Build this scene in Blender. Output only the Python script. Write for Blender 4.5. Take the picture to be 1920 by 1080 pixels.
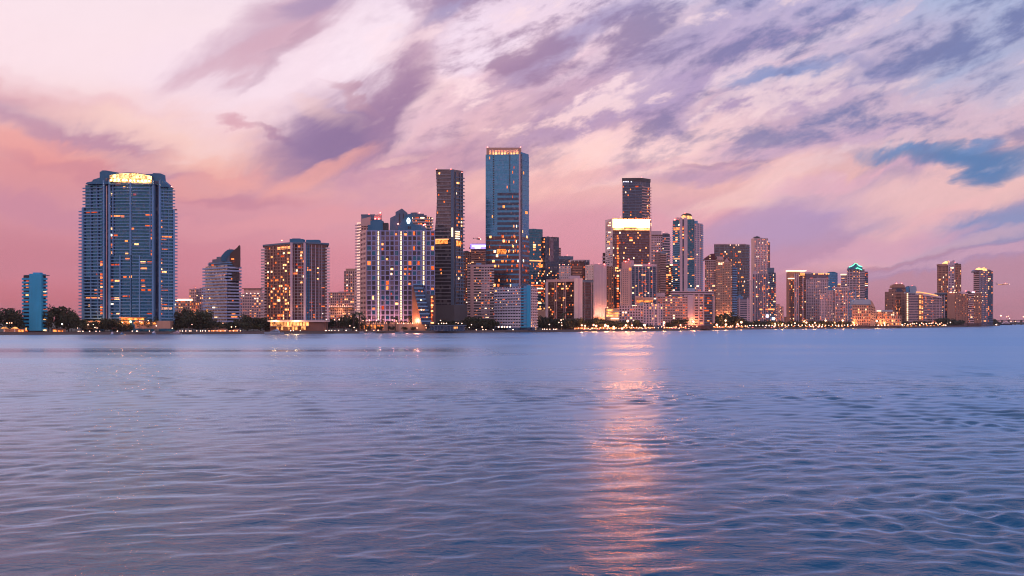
import bpy, bmesh, math, random
import numpy as np
from mathutils import Vector, Matrix

# ------------------------------------------------------------------ scene, camera, sky, sun, exposure
scene = bpy.context.scene
for o in list(bpy.data.objects):
    bpy.data.objects.remove(o)
COL = scene.collection

FPX, HY, CZ = 1937.0, 603.0, 12.0          # focal length in photo pixels, horizon row, eye height (bridge railing)
cam_d = bpy.data.cameras.new('camera')
cam_d.sensor_width = 36.0
cam_d.lens = 36.0 * FPX / 1920.0
cam_d.shift_y = (HY - 540.0) / 1920.0
cam_d.clip_start = 0.5
cam_d.clip_end = 60000.0
cam = bpy.data.objects.new('camera', cam_d)
COL.objects.link(cam)
cam.location = (0, 0, CZ)
cam.rotation_euler = (math.pi / 2, 0, 0)
scene.camera = cam

scene.view_settings.view_transform = 'Standard'
scene.view_settings.look = 'None'
scene.view_settings.exposure = 0.12
scene.view_settings.gamma = 1.0
scene.view_settings.use_curve_mapping = False
scene.render.engine = 'CYCLES'
scene.cycles.use_denoising = True
scene.cycles.max_bounces = 5
scene.cycles.glossy_bounces = 4
scene.cycles.diffuse_bounces = 2
scene.cycles.transmission_bounces = 2
scene.cycles.volume_bounces = 0
scene.cycles.caustics_reflective = False
scene.cycles.caustics_refractive = False
scene.cycles.sample_clamp_indirect = 30.0
scene.cycles.filter_width = 1.1

SUN_AZ, SUN_EL = math.radians(-64.0), math.radians(2.5)    # just setting behind the left of the skyline


def lin(c, a=1.0):
    r = []
    for v in c:
        v = v / 255.0
        r.append(v / 12.92 if v <= 0.04045 else ((v + 0.055) / 1.055) ** 2.4)
    return (r[0], r[1], r[2], a)


class NT:
    """tiny helper to write node trees"""
    def __init__(self, tree):
        self.t = tree
        tree.nodes.clear()

    def n(self, kind, **kw):
        nd = self.t.nodes.new(kind)
        for k, v in kw.items():
            setattr(nd, k, v)
        return nd

    def link(self, a, b):
        self.t.links.new(a, b)

    def put(self, sock, v):
        if isinstance(v, bpy.types.NodeSocket):
            self.t.links.new(v, sock)
        else:
            sock.default_value = v

    def m(self, op, a, b=0.0, c=0.0, clamp=False):
        nd = self.n('ShaderNodeMath', operation=op, use_clamp=clamp)
        self.put(nd.inputs[0], a)
        self.put(nd.inputs[1], b)
        self.put(nd.inputs[2], c)
        return nd.outputs[0]

    def vm(self, op, a, b=None, out=0):
        nd = self.n('ShaderNodeVectorMath', operation=op)
        self.put(nd.inputs[0], a)
        if b is not None:
            self.put(nd.inputs[1], b)
        return nd.outputs[out]

    def scale(self, a, s):
        nd = self.n('ShaderNodeVectorMath', operation='SCALE')
        self.put(nd.inputs[0], a)
        self.put(nd.inputs['Scale'], s)
        return nd.outputs[0]

    def mix(self, f, a, b):
        nd = self.n('ShaderNodeMix', data_type='RGBA')
        self.put(nd.inputs[0], f)
        self.put(nd.inputs[6], a)
        self.put(nd.inputs[7], b)
        return nd.outputs[2]

    def smooth(self, v, a, b, lo=0.0, hi=1.0):
        nd = self.n('ShaderNodeMapRange', interpolation_type='SMOOTHSTEP')
        self.put(nd.inputs[0], v)
        for i, x in zip((1, 2, 3, 4), (a, b, lo, hi)):
            self.put(nd.inputs[i], x)
        return nd.outputs[0]

    def noise(self, vec, scale, detail=4.0, rough=0.55, dist=0.0, out='Fac'):
        nd = self.n('ShaderNodeTexNoise')
        self.put(nd.inputs['Vector'], vec)
        nd.inputs['Scale'].default_value = scale
        nd.inputs['Detail'].default_value = detail
        nd.inputs['Roughness'].default_value = rough
        nd.inputs['Distortion'].default_value = dist
        return nd.outputs[out]

    def mapping(self, vec, loc=(0, 0, 0), rot=(0, 0, 0), sc=(1, 1, 1), kind='POINT'):
        nd = self.n('ShaderNodeMapping', vector_type=kind)
        self.put(nd.inputs[0], vec)
        nd.inputs['Location'].default_value = loc
        nd.inputs['Rotation'].default_value = rot
        nd.inputs['Scale'].default_value = sc
        return nd.outputs[0]

    def ramp(self, fac, stops, interp='EASE'):
        nd = self.n('ShaderNodeValToRGB')
        self.put(nd.inputs[0], fac)
        cr = nd.color_ramp
        cr.interpolation = interp
        while len(cr.elements) < len(stops):
            cr.elements.new(0.5)
        for e, (p, c) in zip(cr.elements, stops):
            e.position = p
            e.color = c
        return nd.outputs[0]


# ---- sky: dusk gradient with drifting altocumulus and cirrus, all in world directions
world = bpy.data.worlds.new('World')
scene.world = world
world.use_nodes = True
w = NT(world.node_tree)
D = w.n('ShaderNodeTexCoord').outputs['Generated']
sep = w.n('ShaderNodeSeparateXYZ')
w.link(D, sep.inputs[0])
dx, dy, dz = sep.outputs
front = w.smooth(dy, 0.15, 0.75)


def dpix(px, py):
    u, v = (px - 960) / FPX, (HY - py) / FPX
    L = math.sqrt(1 + u * u + v * v)
    return u / L, v / L


def dull(c, k=0.10, v=0.97):
    m = 0.3 * c[0] + 0.55 * c[1] + 0.15 * c[2]
    return tuple((x + (m - x) * k) * v for x in c)


def rows(*st):
    return [(max(0.0, min(1.0, (603 - y) / 603)), lin(dull(c) if y > 180 else c)) for y, c in st]


t = w.m('MULTIPLY', dz, 1.0 / 0.297, clamp=True)
# wispy coordinates: noise stretched along rising streaks
streak = w.vm('MULTIPLY', w.mapping(D, rot=(0, math.radians(33), 0)), (1.0, 1.0, 2.3))
flat = w.vm('MULTIPLY', w.mapping(D, rot=(0, math.radians(10), 0)), (1.0, 1.0, 3.4))
wisp = w.vm('MULTIPLY', w.mapping(D, rot=(0, math.radians(34), 0)), (1.0, 1.0, 3.2))
n_big = w.noise(streak, 3.4, 5.0, 0.55, 0.6, 'Color')
n_mid = w.noise(streak, 9.0, 6.0, 0.62, 0.9, 'Color')
n_flat = w.noise(flat, 11.0, 7.0, 0.62, 0.4, 'Color')
f_mid = w.n('ShaderNodeSeparateColor'); w.link(n_mid, f_mid.inputs[0])
f_flat = w.n('ShaderNodeSeparateColor'); w.link(n_flat, f_flat.inputs[0])
fine = w.noise(wisp, 30.0, 8.0, 0.68, 0.7)
broken = w.noise(w.vm('MULTIPLY', w.mapping(D, rot=(0, math.radians(20), 0)), (1.0, 1.0, 2.6)), 11.0, 9.0, 0.62, 0.15)
P0 = w.n('ShaderNodeCombineXYZ')
w.link(dx, P0.inputs[0]); w.link(dz, P0.inputs[1])
warp = w.scale(w.vm('SUBTRACT', n_big, (0.5, 0.5, 0.5)), 0.072)
warp2 = w.scale(w.vm('SUBTRACT', n_mid, (0.5, 0.5, 0.5)), 0.038)
warp3 = w.scale(w.vm('SUBTRACT', n_flat, (0.5, 0.5, 0.5)), 0.020)
PW = w.vm('ADD', w.vm('ADD', P0.outputs[0], warp), w.vm('ADD', warp2, warp3))
PW = w.vm('MULTIPLY', PW, (1, 1, 0))

left = w.ramp(t, rows((603, (212, 98, 108)), (500, (214, 128, 148)), (400, (216, 142, 160)), (330, (226, 146, 154)),
                      (280, (242, 172, 170)), (220, (248, 198, 197)), (140, (248, 216, 223)), (0, (242, 222, 230))))
mid = w.ramp(t, rows((603, (230, 110, 124)), (500, (228, 140, 158)), (400, (229, 157, 173)), (330, (246, 182, 180)),
                     (250, (250, 198, 196)), (100, (243, 212, 224)), (0, (238, 212, 228))))
right = w.ramp(t, rows((603, (204, 126, 142)), (520, (194, 138, 162)), (420, (182, 148, 184)), (340, (232, 178, 180)),
                       (250, (212, 174, 194)), (120, (186, 172, 202)), (0, (164, 184, 218))))
sky = w.mix(w.smooth(dx, -0.40, -0.02), left, mid)
sky = w.mix(w.smooth(dx, 0.02, 0.40), sky, right)

STROKES = [  # px, py, half-length, half-width, tilt in degrees, colour, opacity, raggedness
    (150, 262, 230, 24, -17, (176, 130, 168), 0.75, 0.5), (90, 205, 150, 16, -15, (216, 140, 156), 0.6, 0.6),
    (230, 215, 170, 12, -14, (232, 168, 180), 0.5, 0.8),
    (300, 258, 140, 22, -6, (252, 210, 203), 0.75, 0.5), (60, 290, 90, 18, -10, (238, 150, 148), 0.6, 0.5),
    (300, 345, 200, 13, -8, (204, 128, 150), 0.55, 0.8), (450, 326, 170, 16, 10, (246, 166, 158), 0.6, 0.8), (110, 400, 200, 18, -6, (200, 130, 160), 0.5, 0.8),
    (520, 430, 210, 16, 6, (232, 152, 162), 0.5, 0.8), (420, 300, 160, 11, 5, (248, 184, 172), 0.6, 0.8), (40, 470, 120, 30, -4, (196, 120, 140), 0.4, 0.6),
    (250, 90, 260, 80, 0, (248, 224, 233), 0.7, 0.2), (520, 150, 170, 75, 10, (248, 221, 236), 0.85, 0.3),
    (550, 50, 165, 40, 33, (200, 158, 184), 0.85, 0.7), (625, 12, 70, 22, 25, (168, 140, 180), 0.8, 0.7),
    (480, 118, 120, 16, 30, (214, 164, 184), 0.65, 0.8), (560, 100, 120, 7, 32, (190, 145, 172), 0.5, 0.9),
    (440, 238, 32, 6, -8, (214, 148, 168), 0.7, 0.7), (528, 249, 34, 6, -5, (192, 138, 164), 0.8, 0.8),
    (712, 112, 74, 62, 35, (250, 226, 240), 0.95, 0.5), (815, 80, 125, 38, 56, (200, 158, 182), 0.66, 0.9),
    (860, 15, 60, 20, 38, (160, 146, 190), 0.8, 0.7), (778, 140, 50, 30, 70, (210, 168, 190), 0.4, 0.9),
    (925, 88, 80, 42, 24, (244, 219, 238), 0.95, 0.5),
    (690, 262, 150, 62, 10, (172, 132, 170), 0.95, 0.6), (640, 255, 70, 34, 4, (150, 122, 170), 0.8, 0.6), (752, 200, 74, 46, 62, (178, 136, 170), 0.9, 0.8),
    (776, 240, 60, 34, 40, (166, 130, 170), 0.8, 0.9), (690, 190, 50, 7, -18, (200, 150, 170), 0.7, 0.9),
    (650, 215, 70, 10, -10, (250, 205, 200), 0.6, 0.7),
    (672, 262, 112, 46, 8, (142, 112, 158), 0.92, 0.4), (752, 205, 60, 32, 62, (160, 122, 162), 0.85, 0.7),
    (838, 222, 56, 40, 48, (254, 216, 220), 0.9, 0.7), (792, 276, 74, 16, 34, (252, 204, 202), 0.75, 0.8),
    (620, 318, 90, 16, 24, (248, 166, 156), 0.7, 0.7), (770, 335, 110, 40, 16, (204, 144, 174), 0.7, 0.7),
    (880, 298, 80, 26, 30, (202, 150, 178), 0.6, 0.8), (775, 312, 46, 8, 18, (250, 196, 190), 0.6, 0.9),
    (920, 195, 150, 36, 26, (222, 174, 196), 0.65, 1.0), (990, 150, 90, 14, 30, (180, 146, 182), 0.6, 0.9),
    (1105, 165, 200, 34, 32, (190, 150, 184), 0.8, 0.8), (1095, 58, 66, 22, 38, (164, 148, 194), 0.85, 0.7),
    (1022, 130, 44, 22, 20, (168, 144, 186), 0.7, 0.8), (1190, 15, 70, 12, 30, (176, 158, 198), 0.8, 0.7),
    (1150, 100, 90, 10, 34, (236, 205, 222), 0.6, 0.9), (1240, 60, 70, 26, 25, (224, 198, 218), 0.7, 0.7),
    (1050, 245, 90, 18, 20, (178, 142, 178), 0.75, 0.8), (1240, 187, 250, 16, 23, (182, 148, 188), 0.85, 0.7),
    (1235, 232, 210, 18, 22, (252, 206, 212), 0.85, 0.7), (1175, 290, 150, 30, 12, (252, 206, 206), 0.8, 0.7),
    (1110, 320, 120, 12, 16, (214, 154, 178), 0.6, 0.9), (1020, 345, 100, 22, 20, (248, 184, 180), 0.7, 0.8),
    (1020, 460, 120, 30, 8, (224, 142, 164), 0.5, 0.6),
    (1290, 70, 100, 24, 28, (162, 152, 196), 0.75, 0.8), (1400, 55, 170, 30, 18, (186, 164, 204), 0.75, 0.9),
    (1380, 120, 220, 26, 18, (178, 156, 200), 0.75, 0.8), (1500, 100, 160, 12, 20, (230, 204, 222), 0.75, 0.9),
    (1480, 148, 80, 11, 12, (118, 142, 200), 0.85, 0.7), (1640, 132, 90, 16, 14, (150, 146, 194), 0.75, 0.9),
    (1600, 60, 90, 10, 22, (206, 190, 218), 0.6, 0.9), (1640, 155, 110, 8, 18, (226, 200, 216), 0.6, 0.9),
    (1400, 195, 170, 16, 4, (172, 146, 190), 0.8, 0.8), (1560, 205, 180, 26, 4, (176, 150, 194), 0.75, 0.9),
    (1460, 170, 110, 7, 10, (242, 212, 222), 0.6, 0.9), (1780, 195, 150, 50, 6, (220, 190, 208), 0.65, 0.5),
    (1810, 130, 90, 12, 12, (168, 164, 204), 0.6, 0.9), (1880, 90, 90, 60, 10, (160, 178, 216), 0.6, 0.5),
    (1330, 240, 110, 18, 6, (252, 208, 210), 0.75, 0.8), (1440, 262, 130, 10, 6, (238, 190, 204), 0.6, 0.9),
    (1560, 250, 150, 14, 6, (188, 154, 194), 0.6, 0.9), (1350, 288, 66, 5, 2, (186, 140, 172), 0.7, 0.8),
    (1325, 316, 78, 18, 4, (190, 148, 186), 0.75, 0.7), (1470, 318, 70, 26, 36, (246, 196, 196), 0.7, 0.8),
    (1420, 372, 110, 18, 8, (248, 196, 192), 0.8, 0.7), (1290, 420, 90, 16, 8, (236, 160, 176), 0.6, 0.7),
    (1560, 390, 180, 40, 14, (180, 148, 194), 0.75, 0.5), (1600, 326, 130, 11, 12, (228, 172, 192), 0.75, 0.8),
    (1680, 345, 90, 20, 22, (178, 148, 196), 0.7, 0.6),
    (1810, 342, 150, 30, 4, (242, 190, 188), 0.9, 0.4), (1725, 372, 90, 24, 16, (236, 184, 188), 0.7, 0.5),
    (1812, 286, 112, 15, -6, (88, 130, 184), 0.95, 0.35), (1850, 302, 64, 14, -2, (86, 126, 182), 0.95, 0.4),
    (1712, 276, 46, 8, 0, (110, 142, 196), 0.9, 0.6), (1858, 264, 26, 9, 24, (104, 140, 196), 0.9, 0.7),
    (1860, 412, 120, 24, 2, (126, 146, 196), 0.85, 0.3), (1760, 430, 80, 18, 14, (142, 146, 196), 0.7, 0.6),
    (1700, 425, 110, 17, 30, (244, 182, 186), 0.85, 0.6), (1650, 458, 120, 11, 14, (238, 172, 184), 0.8, 0.6),
    (1800, 440, 120, 8, 12, (232, 178, 188), 0.5, 0.6), (1760, 478, 170, 10, 8, (170, 142, 188), 0.6, 0.6),
    (1830, 464, 130, 6, 9, (216, 164, 186), 0.6, 0.6), (1560, 470, 180, 14, 10, (196, 148, 186), 0.5, 0.6),
]
rag_a = w.m('SUBTRACT', f_mid.outputs[0], 0.5)
rag_b = w.m('SUBTRACT', f_flat.outputs[1], 0.5)
rag_c = w.m('SUBTRACT', fine, 0.5)
rag_s = w.m('ADD', w.m('MULTIPLY', rag_a, 3.2), w.m('MULTIPLY', rag_c, 2.2))
rag_f = w.m('ADD', w.m('MULTIPLY', rag_b, 3.6), w.m('MULTIPLY', rag_c, 1.8))
ANGS = (-16, -6, 4, 10, 15, 21, 27, 34, 42, 60)
ROT = {a: w.mapping(PW, rot=(0, 0, -math.radians(a))) for a in ANGS}
# fine fibrous contrast over the cloud field (fades towards the clear top-left and the horizon)
fib = w.m('ADD', w.m('MULTIPLY', rag_c, 0.55), w.m('MULTIPLY', rag_a, 0.30))
fibm = w.m('MULTIPLY', w.smooth(dx, -0.30, 0.02, 0.25, 1.0), w.smooth(dz, 0.03, 0.14, 0.15, 1.0))
fib = w.m('ADD', 1.0, w.m('MULTIPLY', fib, w.m('MULTIPLY', fibm, 0.34)))
# the rest of the dome: blue dusk overhead and to the east behind the bay
zen = w.mix(w.smooth(dx, -0.42, 0.16), lin((214, 188, 206)), lin((66, 126, 192)))
up = w.smooth(dz, 0.25, 0.48)
east = w.ramp(w.m('MULTIPLY', dz, 1.0, clamp=True), [(0.0, lin((160, 144, 176))), (0.07, lin((240, 168, 172))), (0.24, lin((250, 186, 188))),
                                                      (0.45, lin((204, 184, 208))), (1.0, lin((120, 152, 204)))])
east = w.scale(east, 1.1)
back = w.smooth(dy, 0.45, -0.25)


dapple = w.m('MULTIPLY', w.smooth(dx, -0.20, -0.02, 0.0, 1.0), w.m('MULTIPLY', w.smooth(dz, 0.10, 0.19), front))
dap_d = w.m('MULTIPLY', w.smooth(broken, 0.48, 0.64, 0.0, 0.85), dapple)
dap_l = w.m('MULTIPLY', w.smooth(broken, 0.47, 0.36, 0.0, 0.75), dapple)
dark_c = w.mix(w.smooth(dx, -0.05, 0.30), lin((160, 126, 158)), lin((104, 114, 164)))
light_c = w.mix(w.smooth(dx, 0.05, 0.40), w.mix(w.smooth(dz, 0.13, 0.24), lin((255, 206, 196)), lin((252, 222, 228))), lin((224, 200, 210)))


def finish(c):
    c = w.mix(up, c, zen)
    c = w.mix(back, c, east)
    b = w.n('ShaderNodeBackground')
    w.link(c, b.inputs[0])
    return b.outputs[0]


def sector(x0, x1):
    """clouds that reach into the directions between two bearings"""
    c = sky
    for (px, py, hl, hw, ang, colr, op, rag) in STROKES:
        r = abs(hl * math.cos(math.radians(ang))) * 1.45 + 190
        if px + r < x0 or px - r > x1:
            continue
        an = min(ANGS, key=lambda q: abs(q - ang))
        ca, sa = math.cos(math.radians(an)), math.sin(math.radians(an))
        cx, cz = dpix(px, py)
        rx, rz = cx * ca + cz * sa, -cx * sa + cz * ca
        kx, kz = FPX / hl, FPX / hw
        ch = w.n('ShaderNodeVectorMath', operation='MULTIPLY_ADD')   # chained so the compiled shader stays small
        w.link(c, ch.inputs[0])
        ch.inputs[1].default_value = (1e-5, 1e-5, 0)
        ch.inputs[2].default_value = (-rx * kx, -rz * kz, 0)
        v = w.n('ShaderNodeVectorMath', operation='MULTIPLY_ADD')
        w.link(ROT[an], v.inputs[0])
        v.inputs[1].default_value = (kx, kz, 0)
        w.link(ch.outputs[0], v.inputs[2])
        q = w.vm('DOT_PRODUCT', v.outputs[0], v.outputs[0], out=1)
        q = w.m('MULTIPLY_ADD', rag_s if abs(ang) > 18 else rag_f, -rag * 0.75, q)
        c = w.mix(w.smooth(q, 2.9, -0.2, 0.0, op), c, lin(dull(colr, 0.10, 0.98)))
    c = w.mix(front, sky, c)
    c = w.mix(dap_l, w.mix(dap_d, c, dark_c), light_c)
    return finish(w.scale(c, fib))


def mixsh(f, a, b):
    m = w.n('ShaderNodeMixShader')
    w.put(m.inputs[0], f)
    w.link(a, m.inputs[1]); w.link(b, m.inputs[2])
    return m.outputs[0]


cuts = [520, 960, 1400]
ed = [-400] + cuts + [2400]
S = [sector(ed[i], ed[i + 1]) for i in range(4)]
gx = [w.m('GREATER_THAN', w.m('DIVIDE', dx, w.m('MAXIMUM', dy, 0.05)), (c - 960) / FPX) for c in cuts]
tree = mixsh(gx[1], mixsh(gx[0], S[0], S[1]), mixsh(gx[2], S[2], S[3]))
plain = finish(w.scale(sky, fib))
show = w.m('MULTIPLY', w.m('GREATER_THAN', front, 0.0), w.m('LESS_THAN', dz, 0.60))
show = w.m('MULTIPLY', show, w.m('GREATER_THAN', dz, -0.06))
tree = mixsh(show, plain, tree)
nish = w.n('ShaderNodeTexSky', sky_type='NISHITA')
nish.sun_disc = False
nish.sun_elevation = SUN_EL
nish.sun_rotation = SUN_AZ
nish.air_density = 1.2
nish.dust_density = 2.0
nbg = w.n('ShaderNodeBackground')
w.link(nish.outputs[0], nbg.inputs[0])
nbg.inputs[1].default_value = 0.006
addsh = w.n('ShaderNodeAddShader')
w.link(tree, addsh.inputs[0]); w.link(nbg.outputs[0], addsh.inputs[1])
out = w.n('ShaderNodeOutputWorld')
w.link(addsh.outputs[0], out.inputs[0])
world.cycles.sampling_method = 'MANUAL'
world.cycles.sample_map_resolution = 256

sun_d = bpy.data.lights.new('sun', 'SUN')
sun_d.energy = 0.55
sun_d.angle = math.radians(12)
sun_d.color = (1.0, 0.52, 0.42)
sun = bpy.data.objects.new('sun', sun_d)
COL.objects.link(sun)
sdir = Vector((math.sin(SUN_AZ) * math.cos(SUN_EL), math.cos(SUN_AZ) * math.cos(SUN_EL), math.sin(SUN_EL)))
sun.rotation_euler = (-sdir).to_track_quat('-Z', 'Y').to_euler()
sun.location = (-600, 300, 400)

# ------------------------------------------------------------------ helpers
def wx(px, Y):
    return (px - 960.0) / FPX * Y


def wz(py, Y):
    return CZ + (HY - py) / FPX * Y


GZ = 2.2                                           # street level above the bay
rnd = random.Random(7)


def mat_new(name):
    m = bpy.data.materials.new(name)
    m.use_nodes = True
    return m, NT(m.node_tree)


def principled(t, **kw):
    b = t.n('ShaderNodeBsdfPrincipled')
    for k, v in kw.items():
        t.put(b.inputs[k.replace('_', ' ')], v)
    o = t.n('ShaderNodeOutputMaterial')
    t.link(b.outputs[0], o.inputs[0])
    return b


MATS = {}


def concrete(name, c, rough=0.75, var=0.18, streaks=True):
    m, t = mat_new(name)
    P = t.n('ShaderNodeNewGeometry').outputs['Position']
    n1 = t.noise(P, 0.06, 5.0, 0.6)
    n2 = t.noise(t.vm('MULTIPLY', P, (1.0, 1.0, 0.08)), 0.7, 3.0, 0.6)
    oi = t.n('ShaderNodeObjectInfo').outputs['Random']
    k = t.m('ADD', t.m('MULTIPLY', t.m('SUBTRACT', n1, 0.5), var * 2.2), t.m('MULTIPLY', t.m('SUBTRACT', n2, 0.5), var * 1.6))
    k = t.m('ADD', k, t.m('MULTIPLY', t.m('SUBTRACT', oi, 0.5), 0.10))
    col = t.scale((c[0], c[1], c[2]), t.m('ADD', 1.0, k))
    principled(t, Base_Color=col, Roughness=rough)
    MATS[name] = m
    return m


def glass(name, c, metal=0.55, rough=0.08, cell=(2.2, 2.2, 3.1), var=0.5, curtains=0.35):
    m, t = mat_new(name)
    P = t.n('ShaderNodeNewGeometry').outputs['Position']
    snap = t.vm('FLOOR', t.vm('DIVIDE', P, cell))
    wn = t.n('ShaderNodeTexWhiteNoise', noise_dimensions='3D')
    t.link(snap, wn.inputs[0])
    r = wn.outputs['Value']
    k = t.m('ADD', 1.0 - var * 0.5, t.m('MULTIPLY', r, var))
    curtain = t.m('GREATER_THAN', r, 0.86)
    col = t.scale(tuple(c), k)
    col = t.mix(t.m('MULTIPLY', curtain, curtains), col, (0.30, 0.27, 0.26, 1))
    big = t.noise(P, 0.035, 2.0)
    rg = t.m('ADD', rough, t.m('MULTIPLY', r, 0.10))
    bmp = t.n('ShaderNodeBump')
    bmp.inputs['Strength'].default_value = 0.25
    bmp.inputs['Distance'].default_value = 0.6
    t.link(t.m('ADD', t.m('MULTIPLY', r, 0.03), t.m('MULTIPLY', big, 1.6)), bmp.inputs['Height'])
    b = principled(t, Base_Color=col, Metallic=t.m('MULTIPLY', metal, t.m('SUBTRACT', 1.0, t.m('MULTIPLY', curtain, 2 * curtains))), Roughness=rg)
    t.link(bmp.outputs[0], b.inputs['Normal'])
    MATS[name] = m
    return m


def emitter(name, c, strength, sample=False, vary=0.0, grid=None):
    m, t = mat_new(name)
    s = strength
    if vary:
        oi = t.n('ShaderNodeObjectInfo').outputs['Random']
        s = t.m('MULTIPLY', strength, t.m('ADD', 1.0 - vary, t.m('MULTIPLY', oi, 2 * vary)))
    if grid:
        P = t.n('ShaderNodeNewGeometry').outputs['Position']
        g = t.noise(P, grid, 4.0, 0.7)
        s = t.m('MULTIPLY', s, t.smooth(g, 0.32, 0.66, 0.12, 1.5))
    e = t.n('ShaderNodeEmission')
    e.inputs[0].default_value = (c[0], c[1], c[2], 1)
    t.put(e.inputs[1], s)
    o = t.n('ShaderNodeOutputMaterial')
    t.link(e.outputs[0], o.inputs[0])
    m.cycles.emission_sampling = 'FRONT' if sample else 'NONE'
    MATS[name] = m
    return m


def lit_material():
    """lit rooms: every window has its own lamp colour and brightness"""
    m, t = mat_new('lit_window')
    oi = t.n('ShaderNodeObjectInfo').outputs['Random']
    col = t.ramp(oi, [(0.0, (0.9, 0.08, 0.02, 1)), (0.35, (1.0, 0.16, 0.035, 1)), (0.65, (1.0, 0.26, 0.065, 1)),
                      (0.88, (1.0, 0.42, 0.16, 1)), (1.0, (1.0, 0.70, 0.45, 1))], 'LINEAR')
    P = t.n('ShaderNodeNewGeometry').outputs['Position']
    nz = t.noise(P, 0.9, 3.0, 0.7)
    st = t.m('MULTIPLY', t.m('ADD', 0.65, t.m('MULTIPLY', t.m('POWER', oi, 1.6), 3.4)), t.smooth(nz, 0.30, 0.62, 0.35, 1.35))
    e = t.n('ShaderNodeEmission')
    t.link(col, e.inputs[0])
    t.link(st, e.inputs[1])
    o = t.n('ShaderNodeOutputMaterial')
    t.link(e.outputs[0], o.inputs[0])
    m.cycles.emission_sampling = 'NONE'
    MATS['lit'] = m
    return m


lit_material()
# paints, stone and concrete
concrete('white_paint', (0.66, 0.66, 0.72))
concrete('periwinkle_paint', (0.34, 0.38, 0.64))
concrete('bright_white', (0.78, 0.80, 0.94))
concrete('ice_blue_paint', (0.50, 0.64, 0.94))
concrete('pale_blue_paint', (0.17, 0.39, 0.64))
concrete('cyan_paint', (0.04, 0.46, 0.74))
concrete('grey_concrete', (0.30, 0.30, 0.32))
concrete('dark_concrete', (0.12, 0.12, 0.13))
concrete('slate_paint', (0.12, 0.19, 0.28))
concrete('steel_blue_paint', (0.05, 0.20, 0.34))
concrete('warm_white', (0.80, 0.66, 0.66))
concrete('pink_stucco', (0.74, 0.49, 0.46))
concrete('lavender_stucco', (0.70, 0.54, 0.60))
concrete('beige_stucco', (0.46, 0.30, 0.23))
concrete('tan_stucco', (0.60, 0.38, 0.28))
concrete('brown_stone', (0.22, 0.12, 0.10))
concrete('terracotta_stone', (0.46, 0.24, 0.17))
concrete('red_roof', (0.16, 0.04, 0.045))
concrete('light_roof', (0.34, 0.46, 0.58))
concrete('dark_metal', (0.05, 0.055, 0.065), 0.5)
concrete('bronze_metal', (0.10, 0.06, 0.05), 0.45)
concrete('seawall_concrete', (0.16, 0.15, 0.15))
# glass
glass('blue_glass', (0.05, 0.25, 0.46), 0.85, var=0.22, curtains=0.10)
glass('teal_glass', (0.02, 0.14, 0.23), 0.75, var=0.3, curtains=0.12)
glass('navy_glass', (0.035, 0.075, 0.14), 0.45)
glass('dark_glass', (0.022, 0.024, 0.036), 0.08, var=0.4, curtains=0.06)
glass('brown_glass', (0.11, 0.055, 0.055), 0.22, var=0.5, curtains=0.25)
glass('violet_glass', (0.13, 0.12, 0.18), 0.55)
glass('smoke_glass', (0.10, 0.11, 0.135), 0.45)
# lamps and lit surfaces
emitter('warm_lamp', (1.0, 0.40, 0.24), 6.0, True, 0.35)
emitter('white_lamp', (1.0, 0.58, 0.42), 5.5, True, 0.35)
emitter('red_lamp', (1.0, 0.10, 0.08), 14.0)
emitter('crown_gold', (1.0, 0.48, 0.18), 2.6, True, 0.6, 0.7)
emitter('added_crown_lamp', (1.0, 0.28, 0.09), 300.0, True, 0.2)
emitter('crown_white', (1.0, 0.27, 0.06), 80.0, True)
emitter('crown_amber', (1.0, 0.42, 0.16), 2.6, True, 0.1, 0.12)
emitter('strip_white', (1.0, 0.66, 0.40), 2.4, False, 0.25)
emitter('strip_warm', (1.0, 0.36, 0.13), 2.0, False, 0.2)
emitter('lobby_gold', (1.0, 0.38, 0.12), 1.6, True, 0.4, 0.16)
emitter('amber_room', (1.0, 0.26, 0.06), 1.7, False, 0.3, 0.35)
emitter('purple_neon', (0.30, 0.20, 1.0), 2.4, True, 0.1)
emitter('neon_white', (0.85, 0.80, 1.0), 3.0)
emitter('green_neon', (0.16, 1.0, 0.50), 2.6, False, 0.1)
emitter('sign_white', (0.9, 0.97, 1.0), 3.0)

CUBES = {}


def cube(mat):
    me = CUBES.get(mat)
    if me is None:
        me = bpy.data.meshes.new('box_' + mat)
        v = [(x, y, z) for z in (-.5, .5) for y in (-.5, .5) for x in (-.5, .5)]
        f = [(0, 2, 3, 1), (4, 5, 7, 6), (0, 1, 5, 4), (2, 6, 7, 3), (0, 4, 6, 2), (1, 3, 7, 5)]
        me.from_pydata(v, [], f)
        me.materials.append(MATS[mat])
        CUBES[mat] = me
    return me


def link(o, parent=None, loc=None):
    COL.objects.link(o)
    if parent is not None:
        o.parent = parent
    if loc is not None:
        o.location = loc
    return o


def tag(o, label, cat=None, group=None, kind=None):
    if label:
        o['label'] = label
    if cat:
        o['category'] = cat
    if group:
        o['group'] = group
    if kind:
        o['kind'] = kind
    return o


def mesh_obj(name, verts, faces, mat, parent=None, loc=(0, 0, 0), smooth=False):
    me = bpy.data.meshes.new(name)
    me.from_pydata(verts, [], faces)
    me.materials.append(MATS[mat])
    if smooth:
        me.polygons.foreach_set('use_smooth', [True] * len(me.polygons))
    me.update()
    return link(bpy.data.objects.new(name, me), parent, loc)


def prism_data(pts, z0, z1):
    n = len(pts)
    v = [(x, y, z0) for x, y in pts] + [(x, y, z1) for x, y in pts]
    f = [tuple(range(n, 2 * n)), tuple(reversed(range(n)))]
    f += [(i, (i + 1) % n, n + (i + 1) % n, n + i) for i in range(n)]
    return v, f


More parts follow.
